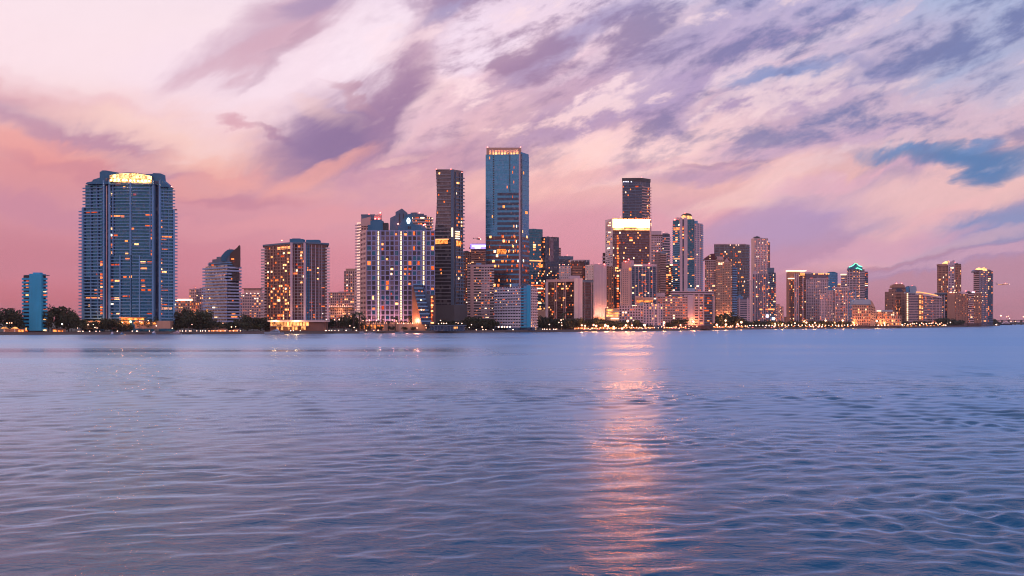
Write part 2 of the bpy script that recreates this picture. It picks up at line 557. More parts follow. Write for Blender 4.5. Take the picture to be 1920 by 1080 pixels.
class Face:
    """one plane of a facade: start point, direction, width, outward normal"""
    def __init__(s, b, p0, p1):
        s.b = b
        s.p = Vector(p0)
        d = Vector(p1) - s.p
        s.W = d.length
        s.u = d / s.W
        s.n = Vector((s.u.y, -s.u.x))
        s.rz = math.atan2(s.u.y, s.u.x)

    def box(s, name, mat, a0, a1, py0, py1, o0, o1, parent=None, z=None):
        """a0,a1 along the face (0..1); py0,py1 top and bottom rows; o0,o1 outward from the plane in metres"""
        b = s.b
        z1, z0 = (wz(py0, b.Y), wz(py1, b.Y)) if z is None else z
        c = s.p + s.u * ((a0 + a1) * 0.5 * s.W) + s.n * ((o0 + o1) * 0.5)
        o = bpy.data.objects.new(name, cube(mat))
        link(o, parent or b.root, (c.x - b.ox, c.y - b.oy, (z0 + z1) * 0.5 - GZ))
        o.scale = (abs(a1 - a0) * s.W, o1 - o0, z1 - z0)
        o.rotation_euler = (0, 0, s.rz)
        return o

    def slabs(s, mat, n, py0, py1, a0=0.0, a1=1.0, proud=1.3, frac=0.36, name='balcony', e0=0.0, e1=0.0, at=1.0):
        """n floor bands; frac = share of the storey that is parapet; at: 1 = band at the foot of each storey"""
        h = (py1 - py0) / n
        A0, A1 = a0 - e0 / s.W, a1 + e1 / s.W
        for i in range(n):
            top = py0 + i * h + (h * (1 - frac)) * at
            s.box(name, mat, A0, A1, top, top + h * frac, 0.0, proud)

    def piers(s, mat, at, py0, py1, wid, proud=0.8, name='pier'):
        for a in at:
            hw = wid * 0.5 / s.W
            s.box(name, mat, a - hw, a + hw, py0, py1, 0.0, proud)

    def grid(s, mat, nb, nf, py0, py1, pw, sh, a0=0.0, a1=1.0, proud=0.5, pname='pier', sname='spandrel'):
        """wall of piers and spandrels in front of the glass; pw, sh = share of bay and storey"""
        bw = (a1 - a0) / nb
        for i in range(nb + 1):
            l = max(a0, a0 + (i - pw * 0.5) * bw)
            r = min(a1, a0 + (i + pw * 0.5) * bw)
            s.box(pname, mat, l, r, py0, py1, 0.0, proud)
        h = (py1 - py0) / nf
        for j in range(nf + 1):
            tp = max(py0, py0 + (j - sh * 0.5) * h)
            bt = min(py1, py0 + (j + sh * 0.5) * h)
            s.box(sname, mat, a0, a1, tp, bt, 0.0, proud - 0.12)

    def lit(s, nb, nf, py0, py1, p, seed=0, a0=0.0, a1=1.0, wf=0.7, hf=0.5, proud=0.06, mat='lit', skew=0.0, cols=None, top=0.2):
        """lit rooms scattered over a grid of windows"""
        r = random.Random(seed * 977 + 13)
        bw = (a1 - a0) / nb
        h = (py1 - py0) / nf
        cnt = 0
        for j in range(nf):
            rowp = (1.12 if s.b.Y < 1390 else 1.5) * p * (0.55 + 0.9 * r.random()) * (1 + skew * ((j + 0.5) / nf - 0.5) * 2)
            i = 0
            while i < nb:
                if (cols is None or i in cols) and r.random() < rowp and cnt < 290:
                    run = 1 if r.random() < 0.78 else 2
                    run = min(run, nb - i)
                    mg = (1 - wf) * 0.5
                    ww = wf * (0.55 + 0.45 * r.random())
                    y0 = py0 + (j + top) * h
                    s.box('lit_window', mat, a0 + (i + mg) * bw, a0 + (i + run - 1 + mg + ww) * bw,
                          y0, y0 + h * hf * 1.15, 0.0, proud)
                    cnt += 1
                    i += run
                i += 1


FLOOD = 0.10


class Bld:
    def __init__(s, name, label, Y, px, cat='building', group=None):
        s.Y = Y
        s.ox, s.oy = wx(px, Y), Y
        s.root = bpy.data.objects.new(name, None)
        s.root.empty_display_size = 5
        link(s.root, None, (s.ox, s.oy, GZ))
        tag(s.root, label, cat, group)
        s.fl = []

    def pt(s, px, d=0.0):
        return (wx(px, s.Y + d), s.Y + d)

    def body(s, mat, pts, top, base=None, depth=25.0, name='wall', parent=None):
        """walls over front points (px, depth offset) running left to right; returns the faces between them"""
        f = [s.pt(px, d) for px, d in pts]
        dl = max(d for _, d in pts) + depth
        tx = (0.5 * (pts[0][0] + pts[-1][0]) - 960.0) / FPX      # the block runs back along its street, away from the bay
        back = [(f[-1][0] + tx * (dl - pts[-1][1]), s.Y + dl), (f[0][0] + tx * (dl - pts[0][1]), s.Y + dl)]
        poly = f + back
        z0 = GZ if base is None else wz(base, s.Y)
        z1 = wz(top, s.Y)
        v, fc = prism_data([(x - s.ox, y - s.oy) for x, y in poly], z0 - GZ, z1 - GZ)
        o = mesh_obj(name, v, fc, mat, parent or s.root)
        s.last = o
        if name == 'wall' and pts[-1][0] - pts[0][0] > 11 and top < 560:
            g = random.Random(int(pts[0][0] * 7 + top))
            wpx = pts[-1][0] - pts[0][0]
            dm = sum(d for _, d in pts) / len(pts)
            for _ in range(g.randint(2, 4)):
                c_, hw_ = pts[0][0] + wpx * g.uniform(.2, .8), wpx * g.uniform(.04, .11)
                hh = g.uniform(.7, 1.9)
                s.box('roof_plant', g.choice(('grey_concrete', 'dark_metal', 'slate_paint', 'lavender_stucco')), c_ - hw_, c_ + hw_, top - hh, top, dm + 4, dm + 4 + g.uniform(3, 7))
            if g.random() < .6:
                c_ = pts[0][0] + wpx * g.uniform(.25, .75)
                s.box('roof_mast', 'dark_metal', c_ - .14, c_ + .14, top - g.uniform(3, 6), top, dm + 6, dm + 6.3)
                if g.random() < .5:
                    s.beacon(c_, top - 3, dm + 5.6, 'red_lamp', .5)
        return [Face(s, f[i], f[i + 1]) for i in range(len(f) - 1)]

    def box(s, name, mat, px0, px1, py0, py1, d0=0.0, d1=10.0, parent=None):
        """box with its front at depth Y+d0"""
        z1, z0 = wz(py0, s.Y), wz(py1, s.Y)
        x0, x1 = wx(px0, s.Y), wx(px1, s.Y)
        o = bpy.data.objects.new(name, cube(mat))
        pl = parent or s.root
        link(o, pl, ((x0 + x1) / 2 - s.ox, s.Y + (d0 + d1) / 2 - s.oy, (z0 + z1) / 2 - GZ))
        o.scale = (x1 - x0, d1 - d0, z1 - z0)
        return o

    def poly(s, name, mat, pts, d0, d1, parent=None):
        """upright shape with an outline in the facade plane (px, py), d0..d1 deep"""
        n = len(pts)
        v = []
        for d in (d0, d1):
            v += [(wx(px, s.Y) - s.ox, s.Y + d - s.oy, wz(py, s.Y) - GZ) for px, py in pts]
        f = [tuple(range(n)), tuple(reversed(range(n, 2 * n)))]
        f += [(i, i + n, (i + 1) % n + n, (i + 1) % n) for i in range(n)]
        o = mesh_obj(name, v, f, mat, parent or s.root)
        bm = bmesh.new(); bm.from_mesh(o.data)
        bmesh.ops.recalc_face_normals(bm, faces=bm.faces)
        bm.to_mesh(o.data); bm.free()
        return o

    def flood(s, px, py, d, power, color=(1.0, 0.5, 0.2), size=1.0):
        """a floodlight at the foot of a wall: the fixture and its lamp"""
        o = s.box('floodlight', 'dark_metal', px - 0.6, px + 0.6, py, py + 0.8, d - 0.4, d + 0.4)
        L = bpy.data.lights.new('floodlight_lamp', 'POINT')
        L.energy = power * FLOOD
        L.color = color
        L.shadow_soft_size = size
        l = bpy.data.objects.new('floodlight_lamp', L)
        link(l, s.root, (wx(px, s.Y) - s.ox, d - 0.2, wz(py, s.Y) + 1.5 - GZ))

    def beacon(s, px, py, d=2.0, mat='red_lamp', r=0.7):
        o = bpy.data.objects.new('roof_beacon', ball(mat))
        link(o, s.root, (wx(px, s.Y) - s.ox, d, wz(py, s.Y) - GZ))
        o.scale = (r, r, r)


BALLS = {}


def ball(mat, sub=2):
    me = BALLS.get(mat)
    if me is None:
        bm = bmesh.new()
        bmesh.ops.create_icosphere(bm, subdivisions=sub, radius=1.0)
        me = bpy.data.meshes.new('globe_' + mat)
        bm.to_mesh(me); bm.free()
        me.materials.append(MATS[mat])
        BALLS[mat] = me
    return me


# ------------------------------------------------------------------ the bay
SHORE = [(-1500, 905), (-500, 915), (0, 930), (240, 966), (480, 1008), (720, 1056), (960, 1150), (1100, 1225), (1200, 1290),
         (1320, 1430), (1440, 1640), (1560, 1750), (1680, 1860), (1760, 2080), (1800, 2330), (1850, 2640), (1874, 2905)]


def shore_y(px):
    for (a, ya), (b, yb) in zip(SHORE, SHORE[1:]):
        if px <= b:
            return ya + (yb - ya) * (px - a) / (b - a)
    return SHORE[-1][1]


def build_water():
    rg = np.random.default_rng(4)
    ys = [18.0]
    while ys[-1] < 460:
        ys.append(ys[-1] + max(0.14, (ys[-1] ** 1.25) * 0.00135))
    ys = np.array(ys)
    us = np.linspace(-0.60, 0.60, 430)
    Yg, Ug = np.meshgrid(ys, us, indexing='ij')
    X = Ug * (Yg + 16.0)
    Z = np.zeros_like(X)
    warpx = 1.2 * np.sin(X * 0.21 + 1.3) + 0.9 * np.sin(Yg * 0.17 + X * 0.09)
    cell = np.maximum(0.35, Yg * 0.0042)
    def blobs(sx, sy, n, seed):
        g = np.random.default_rng(seed)
        a = np.zeros_like(X)
        for _ in range(n):
            a += np.sin(X * g.normal(0, sx) + Yg * g.normal(0, sy) + g.random() * 6.28)
        return np.clip(0.5 + a / (1.6 * math.sqrt(n)), 0, 1)
    patch = 0.62 + 0.55 * blobs(0.045, 0.075, 9, 11)          # gusts and lulls
    patch2 = 0.6 + 0.6 * blobs(0.16, 0.3, 9, 12)
    for i in range(64):
        lam = 0.8 * (7.0 / 0.8) ** rg.random()
        th = rg.normal(math.pi / 2 + 0.15, 0.75)
        k = 2 * math.pi / lam
        amp = 0.0066 * lam ** 0.78
        ph = rg.random() * 6.28
        fade = np.clip((lam / cell - 2.2) / 3.0, 0, 1)
        env = np.clip(0.5 + 0.6 * np.sin(X * rg.normal(0, 0.14) + Yg * rg.normal(0, 0.14) + rg.random() * 6), 0, 1)
        s = np.sin(k * (math.cos(th) * (X + warpx) + math.sin(th) * Yg) + ph)
        Z += amp * fade * env * (s + 0.2 * (1 - np.abs(s))) * (patch if lam > 4 else patch2 * patch)
    Z *= np.clip((Yg - 18) / 6.0, 0, 1) * np.clip((440 - Yg) / 160.0, 0, 1)
    nr, nc = X.shape
    V = np.stack([X, Yg, Z], -1).reshape(-1, 3)
    idx = np.arange(nr * nc).reshape(nr, nc)
    Q = np.stack([idx[:-1, :-1], idx[:-1, 1:], idx[1:, 1:], idx[1:, :-1]], -1).reshape(-1, 4)
    # open water around the finely meshed part
    far = 30000.0
    xl0, xr0, xl1, xr1 = X[0, 0], X[0, -1], X[-1, 0], X[-1, -1]
    ye = ys[-1]
    extra = [(-far, -4000, 0), (far, -4000, 0), (xl0, 18, 0), (xr0, 18, 0), (xl1, ye, 0), (xr1, ye, 0),
             (-far, 18, 0), (far, 18, 0), (-far, ye, 0), (far, ye, 0), (-far, far, 0), (far, far, 0)]
    b = len(V)
    V = np.vstack([V, np.array(extra)])
    faces = [tuple(q) for q in Q.tolist()]
    faces += [(b, b + 1, b + 7, b + 3, b + 2, b + 6), (b + 6, b + 2, b + 4, b + 8), (b + 3, b + 7, b + 9, b + 5),
              (b + 8, b + 4, b + 5, b + 9, b + 11, b + 10)]
    me = bpy.data.meshes.new('water')
    me.from_pydata(V.tolist(), [], faces)
    me.polygons.foreach_set('use_smooth', [True] * len(me.polygons))
    me.update()
    m, t = mat_new('bay_water')
    P = t.n('ShaderNodeNewGeometry').outputs['Position']
    sp = t.n('ShaderNodeSeparateXYZ'); t.link(P, sp.inputs[0])
    px_, py_ = sp.outputs[0], sp.outputs[1]
    # ripples, from palm-sized to boat-sized, lying across the wind
    p1 = t.vm('MULTIPLY', P, (0.55, 1.0, 1.0))
    h = t.m('MULTIPLY', t.noise(p1, 2.2, 4.0, 0.6, 0.3), 0.34)
    h = t.m('ADD', h, t.m('MULTIPLY', t.noise(p1, 0.55, 3.0, 0.55, 0.4), 0.55))
    h = t.m('ADD', h, t.m('MULTIPLY', t.noise(t.vm('MULTIPLY', P, (0.5, 1.0, 1.0)), 0.13, 3.0, 0.5, 0.3), 1.3))
    # slicks: calm lanes lie across the bay, gusts roughen the rest
    lane = t.noise(t.vm('MULTIPLY', P, (0.0016, 0.011, 1.0)), 1.0, 3.0, 0.55)
    gust = t.noise(t.vm('MULTIPLY', P, (0.012, 0.03, 1.0)), 1.0, 3.0, 0.5)
    slick = t.m('MULTIPLY', t.smooth(py_, 290, 400), t.smooth(py_, 560, 440))
    slick = t.m('MULTIPLY', slick, t.smooth(t.m('DIVIDE', px_, py_), 0.06, -0.10))
    slick = t.m('MULTIPLY', slick, t.smooth(lane, 0.36, 0.56))
    amp = t.m('MULTIPLY', t.smooth(lane, 0.3, 0.7, 0.75, 1.15), t.smooth(gust, 0.3, 0.7, 0.7, 1.25))
    amp = t.m('MULTIPLY', amp, t.m('SUBTRACT', 1.0, t.m('MULTIPLY', slick, 0.75)))
    bmp = t.n('ShaderNodeBump')
    t.put(bmp.inputs['Strength'], t.m('MULTIPLY', amp, WATER_BUMP))
    bmp.inputs['Distance'].default_value = 1.0
    t.link(h, bmp.inputs['Height'])
    rgh = t.m('MULTIPLY', t.smooth(py_, 60, 560, 0.26, 0.37), t.m('SUBTRACT', 1.0, t.m('MULTIPLY', slick, 0.56)))
    rgh = t.m('MULTIPLY', rgh, t.smooth(lane, 0.35, 0.65, 0.8, 1.15))
    b_ = principled(t, Base_Color=(0.010, 0.085, 0.170, 1), Roughness=rgh, IOR=1.333, Specular_Tint=(0.60, 0.84, 1.0, 1))
    t.link(bmp.outputs[0], b_.inputs['Normal'])
    # added tinted gloss layer that brightens the bay's reflection at grazing angles
    gl = t.n('ShaderNodeBsdfGlossy')
    gl.inputs['Color'].default_value = (0.58, 0.80, 1.0, 1)
    t.link(rgh, gl.inputs['Roughness']); t.link(bmp.outputs[0], gl.inputs['Normal'])
    lw = t.n('ShaderNodeLayerWeight')
    lw.inputs['Blend'].default_value = 0.5
    mx = t.n('ShaderNodeMixShader')
    t.link(t.smooth(lw.outputs['Facing'], 0.78, 0.98, 0.0, 0.80), mx.inputs[0])
    t.link(b_.outputs[0], mx.inputs[1]); t.link(gl.outputs[0], mx.inputs[2])
    t.link(mx.outputs[0], [n_ for n_ in t.t.nodes if n_.type == 'OUTPUT_MATERIAL'][0].inputs[0])
    me.materials.append(m)
    o = bpy.data.objects.new('water', me)
    link(o)
    o['kind'] = 'structure'
    return o


WATER_BUMP = 0.34
build_water()


def build_land():
    m, t = mat_new('park_ground')
    P = t.n('ShaderNodeNewGeometry').outputs['Position']
    n = t.noise(P, 0.03, 4.0, 0.6)
    n2 = t.noise(P, 0.4, 3.0, 0.6)
    col = t.mix(t.smooth(n, 0.42, 0.58), (0.030, 0.045, 0.022, 1), (0.075, 0.072, 0.070, 1))
    col = t.mix(t.m('MULTIPLY', n2, 0.4), col, (0.04, 0.05, 0.03, 1))
    principled(t, Base_Color=col, Roughness=0.9)
    MATS['park_ground'] = m
    pts = [(wx(px, y), y) for px, y in SHORE]
    pts += [(wx(1876, 3600), 3600), (wx(1884, 9000), 9000), (6000, 24000), (-26000, 24000), (-26000, 905)]
    v, f = prism_data(pts, -2.0, GZ)
    o = mesh_obj('ground', v, f, 'park_ground')
    o['kind'] = 'structure'
    # sea wall with a kerb-like cap, one run per stretch of shore
    root = bpy.data.objects.new('seawall', None)
    link(root, None, (pts[2][0], pts[2][1], 0))
    tag(root, 'low dark concrete sea wall along the whole city shore', 'wall')
    for (a, b) in zip(pts[1:len(SHORE) - 1], pts[2:len(SHORE)]):
        d = Vector((b[0] - a[0], b[1] - a[1])); L = d.length; d /= L
        nrm = Vector((d.y, -d.x))
        for nm, o0, o1, z0, z1 in (('wall_panel', 0.02, 0.5, -1.5, 2.3), ('wall_cap', -0.3, 0.75, 2.304, 2.62)):
            c = Vector(a) + d * L / 2 + nrm * (o0 + o1) / 2
            ob = bpy.data.objects.new(nm, cube('seawall_concrete'))
            link(ob, root, (c.x - pts[2][0], c.y - pts[2][1], (z0 + z1) / 2))
            ob.scale = (L, o1 - o0, z1 - z0)
            ob.rotation_euler = (0, 0, math.atan2(d.y, d.x))
    # far shore beyond the river mouth
    q = [(wx(1868, 4300), 4300), (wx(1920, 4150), 4150), (wx(2100, 4000), 4000), (7000, 4200), (9000, 24000), (wx(1868, 20000), 20000)]
    v, f = prism_data(q, -2.0, 1.8)
    o = mesh_obj('ground', v, f, 'park_ground')
    o.name = 'far_shore'
    o['kind'] = 'structure'


build_land()

# ------------------------------------------------------------------ buildings, left to right
# slim cyan block by the left edge
b = Bld('apartment_tower', 'slim cyan apartment block with a blank central wall at far left', 985, 65)
f, = b.body('dark_glass', [(44, 3), (86, 3)], 516.5, depth=18)
f.slabs('cyan_paint', 15, 518, 618, 0.0, 0.29, 1.4, 0.55, e0=1.0)
f.slabs('cyan_paint', 15, 518, 618, 0.83, 1.0, 1.4, 0.55, e1=1.6)
b.box('central_wall', 'cyan_paint', 56, 79, 513.5, 620, -1.5, 8)
b.box('roof_house', 'cyan_paint', 61, 75, 510.8, 513.5, 0.5, 6)
b.box('end_wall', 'slate_paint', 42.2, 44.0, 516, 600, 4, 14)
b.box('roof_slab', 'slate_paint', 43.4, 87.0, 515.3, 516.5, 1.0, 7)
for a, py in ((.12, 526), (.11, 533), (.12, 536), (.11, 552), (.10, 564), (.90, 534), (.91, 546), (.9, 552), (.9, 580), (.9, 597), (.91, 618), (.08, 619)):
    f.box('lit_window', 'lit', a, a + .11, py, py + 2.6, 0, .5)

# the big residential tower with the golden crown
b = Bld('residential_tower', 'broad blue residential tower with a glowing golden arched crown', 1010, 240)
K = b.Y / FPX
fl = b.body('teal_glass', [(153, 9), (197.5, 2)], 388, depth=26)[0]
fu = b.body('teal_glass', [(160, 8), (197.5, 1.9)], 345, 388, depth=25)[0]
fr = b.body('teal_glass', [(298.5, 2), (328, 9)], 392, depth=26)[0]
fv = b.body('teal_glass', [(298.5, 1.9), (324, 8)], 350, 392, depth=25)[0]
fc = b.body('teal_glass', [(206, 1), (247, -2.5), (289, 1)], 345, depth=28)
b.box('shaft_wall', 'navy_glass', 197.5, 206, 341, 600, 4.0, 20)
b.box('shaft_wall', 'navy_glass', 289, 298.5, 341, 600, 4.0, 20)
fl.slabs('pale_blue_paint', 34, 390, 598, 0.0, 0.9, 1.8, 0.34, e0=2.2)
fu.slabs('pale_blue_paint', 7, 346, 389, 0.0, 0.88, 1.8, 0.30, e0=2.0)
fr.slabs('pale_blue_paint', 34, 394, 598, 0.1, 1.0, 1.8, 0.34, e1=2.2)
fv.slabs('pale_blue_paint', 7, 351, 393, 0.1, 1.0, 1.8, 0.30, e1=2.0)
for fx in (fl, fr):
    fx.piers('pale_blue_paint', [0.42, 0.72] if fx is fl else [0.28, 0.56], 392, 598, 0.35, 1.95)
for fx in (fu, fv):
    fx.piers('pale_blue_paint', [0.3, 0.62], 347, 390, 0.35, 1.95)
fl.piers('pale_blue_paint', [0.10], 388, 600, 1.6, 2.2)
fr.piers('pale_blue_paint', [0.92], 392, 600, 1.6, 2.2)
for px in (194.5, 206.6, 288.0, 299.5):
    b.box('pier', 'pale_blue_paint', px - 1.5, px + 1.5, 338, 603, -2.6 if px in (206.6, 288.0) else -0.6, 5)
for k, fx in enumerate(fc):
    fx.slabs('pale_blue_paint', 41, 347, 597, 0.03, 0.97, 1.5, 0.27)
    fx.piers('pale_blue_paint', [0.17] if k == 0 else [0.83], 346, 479, 0.9, 1.7)
    fx.piers('pale_blue_paint', [0.50] if k == 0 else [0.36], 479, 600, 1.1, 1.7)
b.box('pier', 'pale_blue_paint', 246, 249.2, 343, 479, -4.6, -2.2)
fc[0].piers('pale_blue_paint', [0.97], 480, 598, 0.5, 1.7)
# shoulders and crown
b.poly('shoulder_wall', 'steel_blue_paint', [(160, 345), (163, 342), (173, 340), (174, 337), (187, 333), (187, 323), (190, 320.5), (192, 319.5), (198.5, 319.5), (230, 325), (230, 345)], -0.2, 14)
b.poly('shoulder_wall', 'steel_blue_paint', [(264, 345), (264, 327), (286, 326), (287, 324.5), (301, 325), (302, 336), (313, 345), (314, 350.5), (300, 350.5), (298, 346)], -0.1, 14)
arch = [(208, 341)] + [(208 + 79 * i / 12, 329.5 - 4.8 * math.sin(math.pi * i / 12) + (i / 12) * 1.8) for i in range(13)] + [(287, 345.3)]
def arch_y(q):
    return 329.5 - 4.8 * math.sin(math.pi * q) + q * 1.8
for i in range(13):
    q0, q1 = i / 13, (i + 1) / 13
    x0, x1 = 208.2 + 78.6 * q0, 208.2 + 78.6 * q1 - .5
    t0, t1, e0, e1 = arch_y(q0), arch_y(q1), 341.5 + 3.4 * q0, 341.5 + 3.4 * q1
    m0, m1 = t0 + (e0 - t0) * .52, t1 + (e1 - t1) * .52
    b.poly('crown_panel', 'crown_gold', [(x0, t0), (x1, t1), (x1, m1 - .4), (x0, m0 - .4)], -3.4, -2.8)
    b.poly('crown_panel', 'crown_gold', [(x0, m0), (x1, m1), (x1, e1), (x0, e0)], -3.4, -2.8)
b.poly('crown_wall', 'bronze_metal', arch, -2.7, -1.5)
for i in range(11):
    b.beacon(212 + i * 7.1, 338.5 + i * .2, -4.2, 'added_crown_lamp', .5)  # added bright balls, no beacons: they strengthen the crown's reflection on the water
b.poly('crown_rim', 'steel_blue_paint', [(p[0], p[1] - 1.1) for p in arch[1:-1]] + [(p[0], p[1]) for p in reversed(arch[1:-1])], -4.4, 6)
b.box('crown_sill', 'steel_blue_paint', 206, 289, 344.8, 347, -3.9, 2)
b.box('shaft_wall', 'navy_glass', 198.5, 206, 334.5, 339.5, -0.8, -0.4)
b.box('shaft_wall', 'navy_glass', 289.5, 298, 339.5, 344.5, -0.7, -0.3)
for a0, a1, py, fx in ((.03, .16, 404, 0), (.2, .48, 404, 0), (.52, .66, 404.5, 0), (.62, .82, 400.5, 1), (.86, .98, 400.5, 1), (.6, .8, 422, 1), (.86, .98, 422, 1),
                       (.86, .98, 430, 1), (.86, .98, 438, 1), (.86, .98, 445, 1), (.03, .16, 427, 0), (.03, .15, 439, 0), (.03, .15, 444, 0), (.0, .1, 427.5, 1), (.03, .16, 362, 0),
                       (.7, .82, 450, 0), (.2, .36, 440, 0), (.12, .3, 456, 1), (.03, .16, 455, 0), (.03, .16, 460, 0), (.03, .16, 472, 0), (.72, .84, 473, 0), (.86, .98, 468, 1),
                       (.86, .98, 475, 1), (.03, .2, 495, 0), (.24, .44, 495, 0), (.4, .62, 490, 1), (.7, .94, 490, 1), (.4, .68, 502, 1), (.03, .16, 524, 0), (.24, .44, 525, 0),
                       (.62, .76, 517, 0), (.9, 1., 517, 0), (.42, .58, 524, 1), (.03, .15, 535, 0), (.42, .6, 542, 1), (.72, .86, 542, 1), (.03, .2, 558, 0), (.22, .48, 558, 0),
                       (.6, .8, 553, 0), (.88, .98, 554, 0), (.03, .16, 569, 0), (.32, .46, 587, 0), (.03, .12, 587, 0), (.68, .94, 587, 1), (.72, .9, 484, 0), (.44, .6, 534, 1),
                       (.28, .5, 343.5, 0), (.62, .7, 349.5, 0), (.06, .2, 363, 1)):
    fc[fx].box('lit_window', 'lit', a0, a1, py, py + 3.6, 0, 0.5)
r = random.Random(3)
for j, py in enumerate([489, 494, 512, 518, 523, 529, 535, 541, 546, 552, 558, 571, 576, 580, 585]):
    fl.box('lit_window', 'lit', .80, .88, py, py + 4, 0, .5)
for py in [411, 423, 456, 485, 492, 503, 508, 525, 535, 553, 559, 565, 571, 577, 587]:
    fr.box('lit_window', 'lit', .11, .18, py, py + 3.6, 0, .5)
for a, py, wd in ((.2, 395, .5), (.62, 512, .1), (.55, 541, .14), (.55, 547, .16), (.2, 557, .5), (.6, 558, .16), (.3, 571, .05)):
    fl.box('lit_window', 'lit', a, a + wd, py, py + 3, 0, .45)
for a, py, wd in ((.18, 441, .6), (.15, 446, .3), (.18, 464, .4), (.14, 541.5, .42), (.2, 508, .26), (.2, 570, .3), (.2, 577, .6)):
    fr.box('lit_window', 'lit', a, a + wd, py, py + 3.2, 0, .45)
b.box('podium_wall', 'tan_stucco', 160, 320, 601.5, 616, -2, 20)
b.box('entrance_canopy', 'amber_room', 232, 272, 596, 600, -6, -3)
b.box('entrance_canopy', 'terracotta_stone', 228, 276, 594.5, 596, -7, -2)
for px in (205, 216, 228, 240, 252, 264, 276, 288):
    b.box('lobby_window', 'amber_room', px, px + 6, 604, 608, -2.2, -2.0)
b.flood(236, 606, -9, 60000, (1, .34, .12)); b.flood(180, 606, -6, 30000, (1, .42, .16))

# low blocks behind, between the big tower and the terraced building
b = Bld('office_block', 'low office block with a glowing rooftop sign strip behind the trees', 1500, 342)
f, = b.body('brown_glass', [(322, 0), (360, 0)], 562, depth=20)
f.grid('tan_stucco', 9, 7, 562, 606, .4, .4); f.lit(9, 7, 563, 600, .4, 5)
b.box('sign_strip', 'strip_white', 329, 361, 560.5, 564, -.8, -.3)
b = Bld('apartment_tower', 'pinkish apartment slab behind the terraced building, left one', 1520, 361)
f, = b.body('brown_glass', [(355, 0), (368, 0)], 542, depth=20)
f.grid('pink_stucco', 4, 12, 542, 606, .45, .4); f.lit(4, 12, 544, 600, .25, 6)
b = Bld('apartment_tower', 'pale apartment slab touching the terraced building from behind', 1540, 376)
f, = b.body('violet_glass', [(368, 0), (388, 0)], 541, depth=20)
f.grid('lavender_stucco', 6, 13, 541, 606, .5, .4); f.lit(6, 13, 544, 600, .1, 7)
b = Bld('apartment_tower', 'small salmon lit block in front of the pinkish slabs', 1480, 366)
f, = b.body('brown_glass', [(359, 0), (374, 0)], 566, depth=15)
f.grid('terracotta_stone', 4, 6, 566, 606, .5, .4); f.lit(4, 6, 567, 600, .35, 8)
b.flood(366, 590, -6, 26000, (1, .4, .2))

# terraced white-banded building
b = Bld('terraced_building', 'white banded building with a stepped roof rising to a dark horn', 1085, 425)
fs = b.body('dark_glass', [(385, 34), (426, 0), (448, 9)], 497, depth=14)
f0, f1 = fs
f0.slabs('ice_blue_paint', 18, 497, 604, 0, 1, 2.2, .5, e0=2.5)
f1.slabs('ice_blue_paint', 18, 497, 604, 0, 1, 2.2, .5, e1=2.0)
b.box('corner_fin', 'dark_glass', 436, 449.5, 511, 526, -1.2, 3)
f0.box('dark_bay', 'smoke_glass', .5, .98, 513, 527, 1.3, 1.8)
fs2 = b.body('slate_paint', [(391, 32), (427, 2), (446, 9)], 489, 497, depth=10)
fs2[0].slabs('pale_blue_paint', 2, 489, 497, 0, 1, 1.1, .45)
fs2[1].slabs('pale_blue_paint', 2, 489, 497, 0, 1, 1.1, .45)
b.body('slate_paint', [(398, 29), (428, 3), (446, 10)], 483.5, 489, depth=8)
b.body('slate_paint', [(406, 26), (429, 4), (446, 10)], 479, 483.5, depth=8)
b.poly('roof_screen', 'steel_blue_paint', [(412, 489), (412, 479), (419, 471), (424, 467.5), (431, 466.5), (438, 467.5), (438, 489)], 6, 12)
b.poly('roof_horn', 'bronze_metal', [(429, 489), (430, 475), (436, 469.5), (443, 463.5), (446.6, 459), (448.2, 460.5), (448.2, 500), (438, 500)], 3.5, 5.8)
b.box('roof_antenna', 'dark_metal', 426.3, 426.9, 465, 470, 7, 7.5)
for a, py, wd in ((.3, 484, .3), (.5, 489, .22), (.62, 493, .2), (.2, 512, .16), (.45, 513, .2), (.64, 516, .2), (.68, 512, .16), (.3, 522, .3), (.36, 562, .12), (.34, 588, .3), (.3, 593, .5)):
    f1.box('lit_window', 'lit', a, a + wd, py, py + 2.6, 1.3, 1.62)
for a, py, wd in ((.7, 513, .08), (.82, 513, .06), (.92, 513, .06), (.35, 494, .1), (.2, 541, .03), (.4, 575, .1), (.5, 594, .1), (.25, 557, .03)):
    f0.box('lit_window', 'lit', a, a + wd, py, py + 2.4, 1.3, 1.9)
b.box('sign', 'lobby_gold', 388.5, 391.2, 580, 590.5, -3, -2.4)

b = Bld('hotel_block', 'low hotel block between the terraced building and the brown tower', 1460, 471)
f, = b.body('violet_glass', [(446, 0), (498, 0)], 551, depth=20)
f.grid('pink_stucco', 12, 10, 551, 606, .4, .45); f.lit(12, 10, 553, 600, .2, 9)
b.box('roof_house', 'pink_stucco', 456, 487, 541.5, 551, 3, 14)
b.box('roof_slab', 'brown_stone', 453, 489, 540.4, 541.5, 1, 16)
for px in (448, 453, 463, 470, 478, 484, 490, 495):
    b.beacon(px, 550, -.5, 'white_lamp', .55)

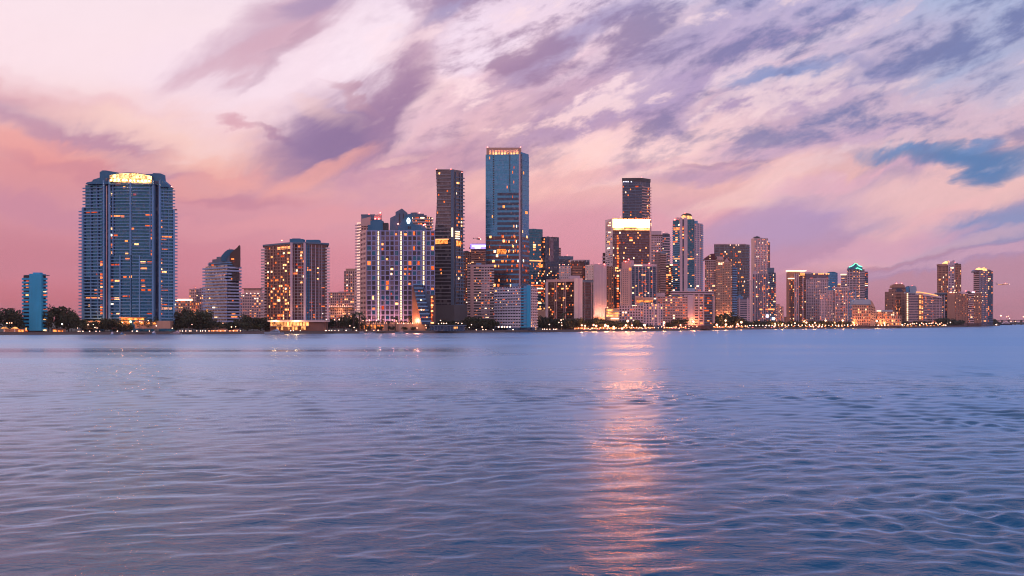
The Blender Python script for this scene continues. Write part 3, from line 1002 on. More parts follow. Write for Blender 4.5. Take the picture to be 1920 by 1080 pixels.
# brown faceted tower
b = Bld('condo_tower', 'brown glass condo tower with two pale full height piers and orange rooms', 1040, 558)
fs = b.body('brown_glass', [(496, 40), (546, 5), (572, 1), (613, 18)], 456, depth=20)
fL, fM, fR = fs
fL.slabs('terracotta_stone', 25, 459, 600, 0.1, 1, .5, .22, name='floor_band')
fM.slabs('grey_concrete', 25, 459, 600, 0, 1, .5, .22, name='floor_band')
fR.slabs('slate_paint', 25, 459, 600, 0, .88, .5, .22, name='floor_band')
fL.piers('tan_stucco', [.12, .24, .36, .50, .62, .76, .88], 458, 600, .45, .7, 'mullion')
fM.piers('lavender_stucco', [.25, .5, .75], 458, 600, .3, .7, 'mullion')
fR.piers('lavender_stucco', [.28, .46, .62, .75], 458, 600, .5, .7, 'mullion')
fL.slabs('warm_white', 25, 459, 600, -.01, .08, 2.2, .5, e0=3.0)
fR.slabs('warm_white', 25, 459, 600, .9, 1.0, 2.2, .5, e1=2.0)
fR.piers('steel_blue_paint', [.06, .16], 458, 600, 1.0, .8)
for px in (546.5, 571.5):
    b.box('pier', 'lavender_stucco', px - 1.8, px + 1.8, 455, 601, -1.6, 6)
b.body('slate_paint', [(492.5, 40), (546, 3.5), (572, -.6), (617, 17)], 453.4, 456.4, depth=20, name='roof_slab')
b.box('roof_house', 'steel_blue_paint', 539, 564, 446.5, 453.4, 10, 22)
b.box('roof_house', 'steel_blue_paint', 570, 594, 448, 453.4, 10, 22)
b.box('roof_house', 'steel_blue_paint', 543, 558, 445.2, 446.5, 12, 20)
b.beacon(526, 450, 6, 'warm_lamp', .6)
for a0, a1 in ((.50, .63), (.66, .80), (.84, .98)):
    fL.box('lit_window', 'strip_warm', a0, a1, 460.5, 465.5, 0, .3)
fL.lit(12, 25, 459, 600, .20, 11, .1, 1, .8, .6, .3)
fL.lit(12, 12, 530, 600, .16, 12, .1, 1, .8, .6, .35)
fM.lit(6, 25, 459, 600, .13, 13, 0, 1, .8, .6, .3)
fR.lit(10, 25, 500, 600, .10, 14, 0, .9, .8, .5, .3)
b.box('podium_wall', 'warm_white', 506, 612, 600.5, 603.5, -10, 20)
b.box('podium_wall', 'brown_stone', 509, 609, 603.5, 621, -7, 18)
for px in range(511, 583, 6):
    b.box('lobby_window', 'lobby_gold', px, px + 4.2, 603.5, 610.5, -8, -7)
for px in (522, 530, 543, 551, 557, 568, 572):
    b.box('lobby_window', 'lobby_gold', px, px + 3.6, 612, 618, -7.8, -7)
b.box('terrace_slab', 'tan_stucco', 512, 582, 610.6, 612, -13, -7)
b.flood(520, 606, -12, 42000, (1, .5, .2)); b.flood(560, 606, -12, 42000, (1, .5, .2)); b.flood(545, 616, -16, 30000, (1, .5, .2))

# backgrounds between brown tower and grid hotel
b = Bld('apartment_block', 'low pink apartment block with a row of terrace lights beside the brown tower', 1480, 640)
f, = b.body('brown_glass', [(616, 0), (664, 0)], 548, depth=20)
f.grid('pink_stucco', 13, 11, 548, 606, .4, .4); f.lit(13, 11, 550, 600, .28, 15)
b.box('terrace_slab', 'tan_stucco', 616, 664, 575.5, 577, -5, 0)
for px in range(619, 663, 4):
    b.beacon(px, 574, -4, 'warm_lamp', .5)
b.flood(638, 586, -6, 22000, (1, .45, .2))
b = Bld('apartment_tower', 'slim tan tower rising behind the low pink apartment block', 1560, 657)
f, = b.body('brown_glass', [(645, 0), (669, 0)], 508, depth=20)
f.grid('pink_stucco', 6, 17, 508, 606, .45, .3); f.lit(6, 17, 512, 600, .3, 16)
b.box('roof_house', 'tan_stucco', 648, 666, 503.5, 508, 1, 15)

# tall striped tower behind the hotel
b = Bld('condo_tower', 'pale striped condo tower rising behind the left of the grid hotel', 1260, 690)
fs = b.body('dark_glass', [(669, 10), (677, 0), (716, 4)], 416, depth=22)
fs[0].slabs('lavender_stucco', 34, 417, 600, 0, 1, 1.6, .45, e0=1.6)
f = b.body('brown_glass', [(677, -.6), (716, 3)], 403.5, depth=20)[0]
f.grid('pink_stucco', 8, 36, 405, 600, .35, .4); f.lit(8, 36, 420, 600, .10, 17)
b.box('roof_house', 'slate_paint', 677, 703, 402, 412, -.9, 14)
b.poly('roof_screen', 'pink_stucco', [(677, 424), (677, 411), (695, 406.5), (695, 424)], -2, -1)
b.poly('roof_fin', 'pink_stucco', [(702, 412), (702, 404), (714, 401), (716, 400.5), (716, 412)], -1.8, -1)
for px, py in ((713.5, 399.5), (704, 410.5), (711, 411)):
    b.beacon(px, py, -3, 'red_lamp', .8)

# round stepped tower behind the hotel
b = Bld('condo_tower', 'curved tower with lit balcony rings behind the hotel roof', 1400, 788)
pts = [(764 + 47 * (1 - math.cos(math.pi * i / 8)) / 2, 14 * (1 - math.sin(math.pi * i / 8))) for i in range(9)]
for k, f in enumerate(b.body('smoke_glass', pts, 406, depth=10)):
    f.slabs('warm_white', 5, 406, 434, 0, 1, 1.4, .36, e0=.3, e1=.3)
    f.lit(2, 5, 406, 434, .5, 20 + k, hf=.4)
b.body('slate_paint', [(765, 8), (779, 3), (795, 5)], 400, 406, depth=10, name='roof_house')
b.body('slate_paint', [(770, 8), (779, 5), (783, 6)], 397.5, 400, depth=8, name='roof_house')
b.body('slate_paint', [(783, 7), (800, 6)], 402.5, 406, depth=8, name='roof_house')
b.beacon(786, 398.5, 3, 'red_lamp', .6)

# white grid hotel with three columns of lights
b = Bld('grid_hotel', 'white grid hotel with three vertical columns of lights and an oval roof sign', 1110, 750)
f0, fH = b.body('dark_glass', [(676, 30), (687.5, 0), (815.5, 0)], 432, 606, depth=24)
cols = [687.5, 696.7, 705.3, 714, 722.3, 731, 739.4, 748, 756.2, 764.5, 773, 781.3, 789.7, 799, 807.2, 815.5]
W = 815.5 - 687.5
NR = 18
for c in cols:
    a = (c - 687.5) / W
    fH.box('pier', 'periwinkle_paint', max(0, a - .0085), min(1, a + .0085), 431.5, 604, 0, .7)
for j in range(NR + 1):
    y = 433 + j * (600 - 433) / NR
    fH.box('spandrel', 'periwinkle_paint', 0, 1, y - .95, y + .95, 0, .55)
    f0.box('spandrel', 'pink_stucco', 0, 1, y - 2.6, y + 2.2, 0, .5)
f0.piers('pink_stucco', [.05, .5, .95], 432, 604, 3, .6)
r = random.Random(21)
strips = [2, 7, 12]
for i in range(len(cols) - 1):
    a0, a1 = (cols[i] - 687.5) / W + .009, (cols[i + 1] - 687.5) / W - .009
    for j in range(NR):
        y0 = 433 + j * (600 - 433) / NR + 1.0
        y1 = y0 + (600 - 433) / NR - 2.0
        if i in strips:
            m0, m1 = a0 + (a1 - a0) * .30, a0 + (a1 - a0) * .68
            if r.random() < .965 and not (i == 12 and y0 > 535):
                fH.box('light_panel', 'strip_white', m0, m1, y0 - 0.5, y0 + 3.1, .1, .5)
                fH.box('light_panel', 'strip_white', m0, m1, y0 + 3.9, y1 + 0.5, .1, .5)
        else:
            q = r.random()
            if 8 <= i <= 12 and y0 > 530:
                continue
            mt = ('navy_glass', 'dark_glass', 'smoke_glass', 'violet_glass', 'teal_glass')[int(q * 5)] if i in (1, 6, 8, 11, 13) or q > .4 else 'dark_glass'
            fH.box('window', mt, a0, a1, y0, y1, .02, .12)
            if r.random() < .14:
                fH.box('lit_window', 'lit', a0 + .003, a0 + (a1 - a0) * (.5 + .5 * r.random()), y0 + (y1 - y0) * r.choice((0, .5)), y1, .12, .2)
b.box('roof_house', 'steel_blue_paint', 688.5, 694, 421, 432, 4, 12)
b.box('roof_house', 'steel_blue_paint', 694, 717, 413.5, 432, 2, 14)
b.poly('roof_house', 'steel_blue_paint', [(694, 413.5), (703, 411), (712, 411), (717, 414)], 3, 13)
b.box('roof_house', 'dark_metal', 717, 726, 417, 432, 5, 14)
b.poly('roof_tower', 'slate_paint', [(730, 432), (731, 408), (741, 403), (741, 397), (753, 390.3), (761.5, 397), (762, 401), (762, 432)], 3, 15)
b.box('roof_slot', 'dark_metal', 748, 749.6, 400, 423, 2.6, 3)
b.box('roof_slot', 'dark_metal', 755, 756.6, 400, 423, 2.6, 3)
b.poly('sign_wall', 'steel_blue_paint', [(746, 432), (746, 424), (762, 402), (772, 401), (774, 420), (797, 423), (800, 432)], 1, 2.6)
b.box('roof_vent', 'dark_metal', 764.5, 767, 424, 429, .7, 1)
b.box('roof_vent', 'dark_metal', 768, 770.5, 424, 429, .7, 1)
ring = [(765.8 + 3.3 * math.cos(t_ * math.pi / 12), 413.8 + 5.6 * math.sin(t_ * math.pi / 12)) for t_ in range(24)]
sg = b.poly('oval_sign', 'sign_white', ring, .5, .9)
b.poly('sign_mark', 'steel_blue_paint', [(765.8 + .75 * math.cos(t_ * math.pi / 8), 413.8 + 2.3 * math.sin(t_ * math.pi / 8)) for t_ in range(16)], .35, .5, None)
for px, py in ((746.5, 420), (794.5, 422), (797, 421)):
    b.beacon(px, py, -1, 'red_lamp', .8)
b.box('podium_wall', 'tan_stucco', 672, 800, 606, 620, -14, 0)
for px in range(675, 798, 4):
    b.box('terrace_lamp', 'warm_lamp', px, px + 1.0, 605.2, 606.2, -13.5, -13)
for px in range(676, 720, 7):
    b.box('lobby_window', 'amber_room', px, px + 4, 609, 616, -14.3, -14)
for px in (690, 715, 740, 765, 785):
    b.flood(px, 604, -12, 60000, (1, .30, .22))

# the leaning terraced wing at the hotel's foot
b = Bld('terraced_wing', 'leaning blue terraced wing stepping down in front of the grid hotel', 1095, 790)
for i in range(11):
    y0 = 532 + i * 6.9
    x0 = 774.5 + i * 1.62
    x1 = 791.5 + i * 1.75
    b.box('terrace_tier', 'navy_glass', x0 + .4, x1 - .4, y0 + 2.2, y0 + 6.9, -i * .9 + .5, 18)
    b.box('terrace_parapet', 'pale_blue_paint', x0, x1, y0, y0 + 2.4, -i * .9 - .4, 17)
b.poly('side_wall', 'terracotta_stone', [(772, 540), (774.5, 534), (792, 608), (772, 608)], 4, 20)
b.poly('side_wall', 'slate_paint', [(791.5, 535), (799, 550), (806, 552), (811, 608), (808, 606)], 3, 20)
for a in (783, 791):
    pass
for px, py in ((786.5, 545.5), (790, 562), (787, 580), (791, 580), (795, 580), (793, 594), (797, 594), (801, 594), (792, 546)):
    b.box('lit_window', 'lit', px, px + 2.6, py, py + 2.2, -14, -13.4)
b.box('stair_shaft', 'brown_stone', 807, 814.5, 553, 608, 1, 14)
for j in range(14):
    b.box('lit_window', 'lit', 808, 808 + 2 + 4 * rnd.random(), 556 + j * 3.7, 558.4 + j * 3.7, .7, 1)
b.flood(781, 601, -3, 36000, (1, .36, .1), .6)
b.flood(778, 575, 0, 5000, (1, .36, .1), .6)

# dark curved tower
b = Bld('curved_tower', 'dark slender tower with a curved waist and one big orange lit window', 1190, 842)
prof = [(317.8, 817.2), (340, 818.6), (365, 819.3), (390, 818.6), (410, 817.2), (430, 815.6), (455, 814.6), (500, 814), (560, 814), (606, 814)]
vs, fcs = [], []
for py, xl in prof:
    z = wz(py, b.Y) - GZ
    for px, d in ((xl, 4), (851, 0), (868.5, 12), (868.5, 40), (xl, 40)):
        x, y = b.pt(px, d)
        vs.append((x - b.ox, y - b.oy, z))
for i in range(len(prof) - 1):
    for k in range(5):
        a, c = i * 5 + k, i * 5 + (k + 1) % 5
        fcs.append((a + 5, c + 5, c, a))
fcs += [(0, 1, 2, 3, 4), tuple(reversed(range(len(vs) - 5, len(vs))))]
mesh_obj('wall', vs, fcs, 'smoke_glass', b.root)
n = 37
for i in range(n):
    py = 322 + i * (570 - 322) / n
    xl = np.interp(py, [p[0] for p in prof], [p[1] for p in prof])
    fx = Face(b, b.pt(xl, 4), b.pt(846.5, .55))
    fx.box('floor_band', 'grey_concrete', 0.0, 1.0, py + 4.2, py + 5.6, 0, 1.1)
    if rnd.random() < .24:
        a = rnd.random() * .8
        fx.box('lit_window', 'lit', a, a + .05 + .06 * rnd.random(), py + .8, py + 4, 0, .5)
fC = Face(b, b.pt(846, .6), b.pt(851, 0))
fC.box('corner_pier', 'slate_paint', 0, 1, 318.5, 572, 0, 1.3)
fR = Face(b, b.pt(851, 0), b.pt(868.5, 12))
fR.slabs('slate_paint', n, 326, 572, .12, 1, .9, .30, e1=1.6, name='balcony')
fR.piers('slate_paint', [.16, .62, .9], 322, 572, .8, 1.0)
fR.lit(5, n, 326, 572, .13, 31, .12, .9, .8, .6, .5)
fF = Face(b, b.pt(814.6, 4), b.pt(846, .6))
fF.box('sky_lounge', 'amber_room', .12, .80, 449.5, 457, 1.1, 1.5)
fF.box('lounge_frame', 'strip_warm', .08, .86, 447.8, 449.3, 1.1, 1.6)
fF.box('lounge_frame', 'strip_warm', .08, .12, 449.4, 457.5, 1.1, 1.55)
fR.box('sky_lounge', 'amber_room', .2, .68, 451, 461, .9, 1.2)
for k in range(4):
    fR.box('lit_window', 'strip_white', .1, .55, 433 + k * 4.2, 435 + k * 4.2, .9, 1.2)
fC.box('lit_window', 'strip_white', .2, .8, 427, 444, 1.3, 1.5)
b.box('roof_slab', 'dark_metal', 816.6, 851.4, 317.2, 318.4, 1.5, 36)
b.body('dark_concrete', [(813.6, -2), (851.5, -5.5), (876, 14)], 571.5, depth=24, name='podium_wall')
for px, py in ((818, 316.6), (845, 316.4), (866, 322.5)):
    b.beacon(px, py, 3, 'red_lamp', .55)

# towers in the gap left of the tallest tower
b = Bld('condo_tower', 'slim dark tower with a lit edge right of the curved tower', 1600, 877)
f, = b.body('brown_glass', [(866, 0), (884, 0)], 474, depth=18)
f.grid('brown_stone', 5, 28, 474, 606, .4, .35); f.lit(5, 28, 478, 600, .3, 33)
b.poly('roof_canopy', 'dark_metal', [(868, 474), (869, 471), (876, 470), (882, 473), (884, 474)], -1, 8)
b = Bld('office_tower', 'banded office tower with a violet neon crown beside the tallest tower', 1660, 897)
f, = b.body('brown_glass', [(881.5, 0), (913, 0)], 459, depth=20)
f.slabs('terracotta_stone', 32, 468, 606, 0, 1, .5, .42, name='floor_band'); f.lit(8, 32, 470, 600, .10, 34)
for j in range(16):
    f.box('edge_light', 'strip_warm', .0, .035, 468 + j * 2.6, 470 + j * 2.6, .5, .7)
f.box('crown_panel', 'purple_neon', .03, 1, 457.5, 466.6, 0, .8)
f.box('neon_sign', 'neon_white', .12, .95, 460, 462.3, .8, 1.0)
f.box('neon_sign', 'neon_white', .28, .62, 464, 465.6, .8, 1.0)
b.box('roof_tank', 'dark_metal', 879.8, 882.5, 463.5, 466.5, 0, 4)
b.box('roof_rail', 'slate_paint', 884, 913, 456.6, 457.4, 1, 8)

# white balconied mid-rise
b = Bld('apartment_tower', 'white balconied mid rise with a solid pink pier before the tallest tower', 1240, 901)
f, = b.body('dark_glass', [(878, 2), (925, 2)], 497, depth=18)
f.slabs('warm_white', 19, 500, 598, 0, 1, 1.8, .46, e0=1.2, e1=1.0)
b.box('pier', 'pink_stucco', 882, 888, 497, 598, -.8, 2)
b.box('parapet', 'lavender_stucco', 876.5, 926, 496, 500, -.2, 16)
b.box('roof_house', 'pale_blue_paint', 892, 902, 492.5, 496, 4, 10)
f.grid('lavender_stucco', 3, 21, 500, 598, .36, .34, .53, .86, 1.75)
f.lit(12, 21, 501, 598, .22, 35, .25, 1, .8, .5, .3)
for px in (879.5, 925.5):
    pass

# the tallest tower
b = Bld('office_tower', 'tallest tower of blue glass with a lit open crown', 1340, 950)
fF, fS = b.body('blue_glass', [(910.5, 4), (976, 0), (991.8, 22)], 289, depth=24)
n = 34
fF.slabs('pale_blue_paint', n, 291, 604, 0, .97, .35, .10, name='floor_band')
fS.slabs('pale_blue_paint', n, 290, 604, .1, 1, .35, .12, name='floor_band')
fF.slabs('navy_glass', 9, 357, 440, .34, .955, .5, .55, name='dark_band')  # darker glass paints in the sky edge that the facade mirrors
fF.slabs('brown_glass', 18, 440, 604, .02, .955, .5, .68, name='dark_band')
fS.slabs('brown_glass', 18, 440, 604, .18, 1, .45, .6, name='dark_band')
for a in (.21, .67):
    for j in range(40):
        fF.box('vent_slot', 'dark_metal', a, a + .04, 291 + j * (3.3 if a < .5 else 1.72), 292.7 + j * (3.3 if a < .5 else 1.72) - (0 if a < .5 else .8), 0, .42)
fF.box('corner_pier', 'lavender_stucco', .955, 1.0, 288.5, 604, 0, 1.2)
fS.box('corner_recess', 'navy_glass', .02, .16, 288.5, 604, .2, .7)
fF.lit(22, 34, 291, 604, .05, 36, .1, .95, .7, .45, .6, skew=.7)
fF.lit(20, 18, 440, 604, .12, 37, .1, .95, .7, .4, .62)
fS.lit(6, 34, 291, 604, .05, 38, .15, .95, .7, .45, .5, skew=.8)
fF.box('sky_lounge', 'amber_room', .33, .58, 467, 476.5, .5, .8)
b.body('blue_glass', [(976.5, .6), (991.4, 22)], 284.5, 289.5, depth=20, name='parapet')
b.box('crown_back', 'pink_stucco', 913, 977, 276.5, 289, 12, 13)
b.box('crown_frame', 'tan_stucco', 912, 977.5, 276, 280, 3, 4)
b.box('crown_frame', 'tan_stucco', 912, 917, 280.2, 289, 3, 4)
b.box('crown_frame', 'tan_stucco', 972, 977.5, 280.2, 289, 3, 4)
for i in range(9):
    b.box('crown_column', 'pink_stucco', 921 + i * 5.6, 922.6 + i * 5.6, 280.2, 289, 3.2, 4.2)
b.box('crown_glow', 'crown_amber', 917, 972, 284, 289, 9, 9.6)
for px in (920, 935, 950, 968):
    b.flood(px, 286.6, 7, 9000, (1, .5, .25), .5)
for px in (914, 976):
    b.beacon(px, 274.8, 4, 'red_lamp', .6)
for px in (918, 929, 938, 949, 958, 966):
    b.box('antenna', 'dark_metal', px, px + .25, 272.5 + (px % 3), 276, 5, 5.2)

# front low banded building with the cyan wall
b = Bld('apartment_block', 'low white balconied block with a bright cyan end wall at the waterside', 1165, 985)
f0, f1 = b.body('navy_glass', [(928, 36), (977, 2), (994.5, -2)], 536.5, depth=20)
f2, = b.body('navy_glass', [(994.4, -2), (1006, 16)], 537.5, depth=10)
f0.slabs('bright_white', 14, 537, 614, 0, 1, 1.6, .55)
f0.grid('bright_white', 10, 14, 537, 614, .2, .2, 0, 1, .5)
f1.slabs('cyan_paint', 14, 537, 614, 0, .72, 1.2, .42)
f1.box('end_wall', 'pale_blue_paint', .30, .62, 536, 614, 0, .8)
f1.box('end_wall', 'cyan_paint', .66, 1.02, 535, 614, 0, 1.7)
f2.slabs('warm_white', 15, 539, 614, 0, 1, 1.4, .42, e1=1)
f2.grid('lavender_stucco', 3, 15, 539, 614, .4, .3, 0, 1, .6)
b.box('roof_house', 'pale_blue_paint', 960, 972, 532, 537, 14, 22)
b.poly('roof_house', 'light_roof', [(962, 532), (964, 530.6), (969, 530.6), (971, 532)], 14, 20)
for px in (946, 951, 954):
    b.box('roof_mast', 'dark_metal', px, px + .5, 531, 538, 18, 18.6)
f0.lit(20, 15, 537, 614, .10, 41, 0, 1, .8, .45, .3)
for px in (935, 941, 946, 951, 956):
    b.beacon(px, 613, -8, 'white_lamp', .8)
b.box('ground_floor', 'navy_glass', 950, 1003, 614, 620.5, 3, 16)

# teal glass offices
b = Bld('office_tower', 'teal glass office tower with an angled lower right wing beside the tallest tower', 1500, 1020)
f0, = b.body('teal_glass', [(990, 0), (1017.5, 10)], 428.8, depth=20)
f1, f2 = b.body('navy_glass', [(1017.5, 8), (1022, 4), (1048, 14)], 443.5, depth=18)
f0.slabs('slate_paint', 34, 430, 606, 0, 1, .3, .22, name='floor_band')
f2.box('light_bay', 'violet_glass', .28, .60, 446, 489, 0, .4)
f2.box('lit_bay', 'crown_amber', .29, .31, 465, 478, .4, .6)
f2.slabs('dark_metal', 30, 446, 606, 0, 1, .2, .14, name='floor_band')
f0.lit(9, 34, 452, 604, .18, 42, 0, 1, .75, .5, .4)
f1.lit(2, 34, 446, 604, .2, 43, 0, 1, .75, .5, .4)
f2.lit(8, 30, 500, 604, .08, 44, 0, 1, .75, .5, .4)
f0.box('sky_lounge', 'strip_warm', .1, .98, 487.5, 489.5, .3, .5)
f0.box('sky_lounge', 'amber_room', .75, .98, 495, 501, .3, .5)
for j, (a0, a1, py) in enumerate(((.2, 1., 534), (.5, 1., 539.5), (.55, 1.0, 545), (.2, .5, 556), (.2, .55, 562), (.5, .9, 567), (.4, .9, 578))):
    f0.box('lit_window', 'strip_white' if j % 2 else 'lit', a0, a1, py, py + 2.2, .3, .5)
for px in (1036, 1040, 1043):
    b.box('roof_mast', 'dark_metal', px, px + 2, 443.6, 445, 8, 9)
b.box('podium_wall', 'tan_stucco', 1000, 1030, 582, 606, -6, 8)
b = Bld('condo_tower', 'sliver of a balconied tower behind the teal offices', 1750, 1049)
f, = b.body('brown_glass', [(1044, 0), (1051.5, 0)], 464.5, depth=15)
f.slabs('pink_stucco', 30, 465, 606, 0, 1, 1.4, .4, e1=.6)
b = Bld('office_tower', 'dark flat topped office block behind the beige apartments', 1720, 1061)
f, = b.body('navy_glass', [(1046, 0), (1074.5, 0)], 481, depth=20)
f.slabs('dark_metal', 26, 486, 606, 0, 1, .4, .3, name='floor_band'); f.lit(10, 26, 488, 600, .06, 45)
b.box('parapet', 'slate_paint', 1045.6, 1074.9, 480.6, 486, -.6, 12)

# beige apartments with wings
b = Bld('apartment_block', 'beige apartment building with a lit penthouse and two lower wings', 1600, 1083)
f, = b.body('brown_glass', [(1070, -1), (1105.5, 2)], 492, depth=20)
f.slabs('terracotta_stone', 23, 497, 606, .1, .6, .6, .55, name='floor_band'); f.lit(12, 23, 494, 600, .14, 46)
b.box('penthouse', 'warm_white', 1069.5, 1106, 487, 491.5, -1.4, 16)
for px in range(1071, 1093, 7):
    b.box('penthouse_window', 'brown_glass', px, px + 5.6, 488.6, 491.2, -1.7, -1.4)
b.box('penthouse_window', 'navy_glass', 1096, 1099, 488, 496, -1.7, -1.4)
b.box('penthouse_window', 'navy_glass', 1101, 1104, 488, 496, -1.7, -1.4)
f, = b.body('brown_glass', [(1048, -3), (1070, -2)], 499, depth=16)
f.grid('warm_white', 6, 22, 499, 606, .62, .6); f.lit(6, 22, 500, 600, .16, 47, wf=.36, hf=.4)
f, = b.body('brown_glass', [(1097, -3), (1120, -1)], 497, depth=16)
f.grid('warm_white', 6, 22, 497, 606, .62, .6); f.lit(6, 22, 498, 600, .2, 48, wf=.36, hf=.4)
for px in (1049, 1058, 1066):
    b.beacon(px, 496.5, -2, 'warm_lamp', .6)

# brown slab with white corner wall
b = Bld('condo_block', 'brown windowed slab framed by pink walls with a dark glass end', 1300, 1070)
f0, f1 = b.body('brown_glass', [(1026, 20), (1076, 0), (1112, 12)], 524, depth=18)
f0.slabs('bronze_metal', 16, 529, 603, .05, 1, .5, .35, name='floor_band')
f0.piers('pink_stucco', [.30, .36, .64, .70], 527, 603, .7, .9)
f0.box('end_wall', 'warm_white', -.04, .045, 527.5, 603, -1, 1.6)
f0.box('parapet', 'pink_stucco', -.02, 1.0, 523, 528, 0, 1.2)
f1.box('end_wall', 'warm_white', 0, .42, 521.5, 604, 0, 1.4)
f1.box('end_wall', 'lavender_stucco', .19, .30, 521.5, 604, 1.4, 1.9)
f1.slabs('dark_metal', 14, 530, 603, .46, 1, .5, .25, name='floor_band')
f1.piers('lavender_stucco', [.56, .90], 528, 603, .4, .7)
f1.box('parapet', 'slate_paint', .43, 1, 525, 529, 0, 1)
b.box('roof_house', 'lavender_stucco', 1068, 1088, 516.5, 523, 6, 14)
f0.lit(16, 16, 530, 600, .13, 49, .05, 1, .5, .5, .6)
b.box('roof_mast', 'slate_paint', 1049.5, 1051, 519.5, 524, 8, 9)

# lavender wall with the floodlit foot
b = Bld('apartment_tower', 'blank lavender tower wall floodlit orange from below', 1430, 1126)
f0, f1 = b.body('brown_glass', [(1100, 16), (1113.5, 0), (1137, 2)], 496.5, 594, depth=16)
f2, = b.body('brown_glass', [(1137, 2.1), (1150, 14)], 499, 594, depth=10)
f0.grid('warm_white', 3, 20, 497, 594, .7, .62); f0.lit(3, 20, 498, 594, .2, 50, wf=.3, hf=.35)
f1.box('blank_wall', 'lavender_stucco', 0, 1, 495, 594, 0, 1.0)
for k in range(1, 4):
    f1.piers('warm_white', [k * .25], 495, 594, .5, 1.15, 'wall_rib')
f2.grid('terracotta_stone', 3, 24, 499, 594, .5, .35, 0, 1, .7); f2.lit(3, 24, 500, 594, .12, 51)
b.box('podium_wall', 'tan_stucco', 1100, 1160, 594, 606, -4, 10)
for px, pw in ((1116, 60000), (1126, 90000), (1135, 60000)):
    b.flood(px, 592.8, -13, pw, (1, .38, .18), .8)
b.flood(1144, 592.5, 0, 26000, (1, .42, .12), .8)
b.beacon(1133, 495.2, -.5, 'red_lamp', .7)
b = Bld('restaurant', 'two storey restaurant with glowing yellow floors below the orange tower', 1330, 1148)
b.box('wall', 'tan_stucco', 1136, 1160, 578, 606, 0, 12)
for k in range(3):
    b.box('lit_floor', 'lobby_gold', 1137, 1150, 580 + k * 5, 583.6 + k * 5, -.3, 0)
    b.box('floor_slab', 'warm_white', 1135, 1161, 583.9 + k * 5, 585 + k * 5, -1.2, 0)
b.box('lit_floor', 'lobby_gold', 1151, 1159.6, 584.6, 593.6, -.5, -.1)
b.box('awning', 'strip_white', 1145, 1160, 596.5, 598.5, -3, -1.3)

# tower with the burning white crown
b = Bld('office_tower', 'banded brown tower topped by a blazing white lit crown', 1570, 1180)
f0, f1 = b.body('brown_glass', [(1135.5, 26), (1149, 0), (1221, 3)], 431.5, depth=20)
f1.slabs('violet_glass', 36, 434, 604, .0, .97, .8, .45, name='floor_band')
f1.box('end_pier', 'pink_stucco', .955, 1.0, 412, 604, 0, 1.4)
f0.box('side_wall', 'warm_white', 0, 1, 409.5, 604, 0, .6)
rr = random.Random(8)
for j in range(42):
    for i in range(4):
        if rr.random() < .62:
            a = .08 + i * .23 + rr.choice((0, .05))
            f0.box('window', 'navy_glass', a, a + rr.choice((.10, .16, .2)), 434 + j * 4.0, 435.8 + j * 4.0, .6, .68)
f0.lit(4, 42, 434, 604, .08, 52, proud=.75)
f1.lit(18, 36, 434, 604, .07, 53, 0, .95, .7, .5, .86)
f1.lit(1, 34, 440, 600, .7, 54, .10, .17, .9, .5, .9)
b.body('brown_glass', [(1149, .5), (1221, 3.5)], 409.5, 431.5, depth=18, name='crown_core')
fcr = Face(b, b.pt(1149, .5), b.pt(1221, 3.5))
fcr.box('crown_panel', 'crown_white', .005, .985, 410.8, 426, 0, .7)
fcr.box('crown_panel', 'crown_amber', .005, .985, 427, 431.5, 0, .9)
fcr.box('crown_louvre', 'terracotta_stone', .29, .62, 425.6, 428.6, .7, 1.2)
for k in range(9):
    fcr.box('crown_bracket', 'tan_stucco', .05 + k * .108, .062 + k * .108, 410.8, 412.6, .7, 1.5)
b.poly('crown_cheek', 'pink_stucco', [(1137, 432), (1137, 417.5), (1148.6, 409.2), (1148.6, 432)], 6, 7)
for px, py in ((1143, 416), (1140.5, 421), (1145, 421), (1141, 434), (1145, 434)):
    b.box('lit_window', 'strip_white', px, px + 3, py, py + 2, 5.4, 6)
f1.box('edge_light', 'strip_white', .985, 1.0, 418, 424, 1.4, 1.7)

# dark tower behind it
b = Bld('condo_tower', 'dark flat topped tower rising directly behind the blazing crown', 1900, 1192)
f0, f1 = b.body('navy_glass', [(1167, 3), (1203.5, 0), (1219, 16)], 334, depth=20)
f0.slabs('slate_paint', 24, 342, 470, 0, 1, 1.0, .30); f1.slabs('pink_stucco', 24, 346, 470, 0, 1, 1.6, .30, e1=2)
f0.box('parapet', 'dark_metal', -.02, 1, 333.5, 340, 0, .8); f1.box('parapet', 'dark_metal', 0, 1.02, 333.6, 340, 0, .8)
for px in (1169, 1173, 1177, 1183):
    b.box('lit_window', 'neon_white', px, px + 1.6, 339.8, 341.4, -.4, .4)
f0.lit(8, 24, 342, 470, .07, 55); f1.lit(4, 24, 346, 410, .2, 56, .6, 1, .7, .5, .5)
f0.piers('slate_paint', [.33, .66], 340, 470, .6, 1.1)

b = Bld('condo_tower', 'small balconied tower peeking out left of the blazing crown tower', 1800, 1133)
f, = b.body('brown_glass', [(1130, 0), (1138, 0)], 474, depth=14)
f.slabs('lavender_stucco', 20, 477, 606, 0, 1, 1.5, .4, e0=1.4)

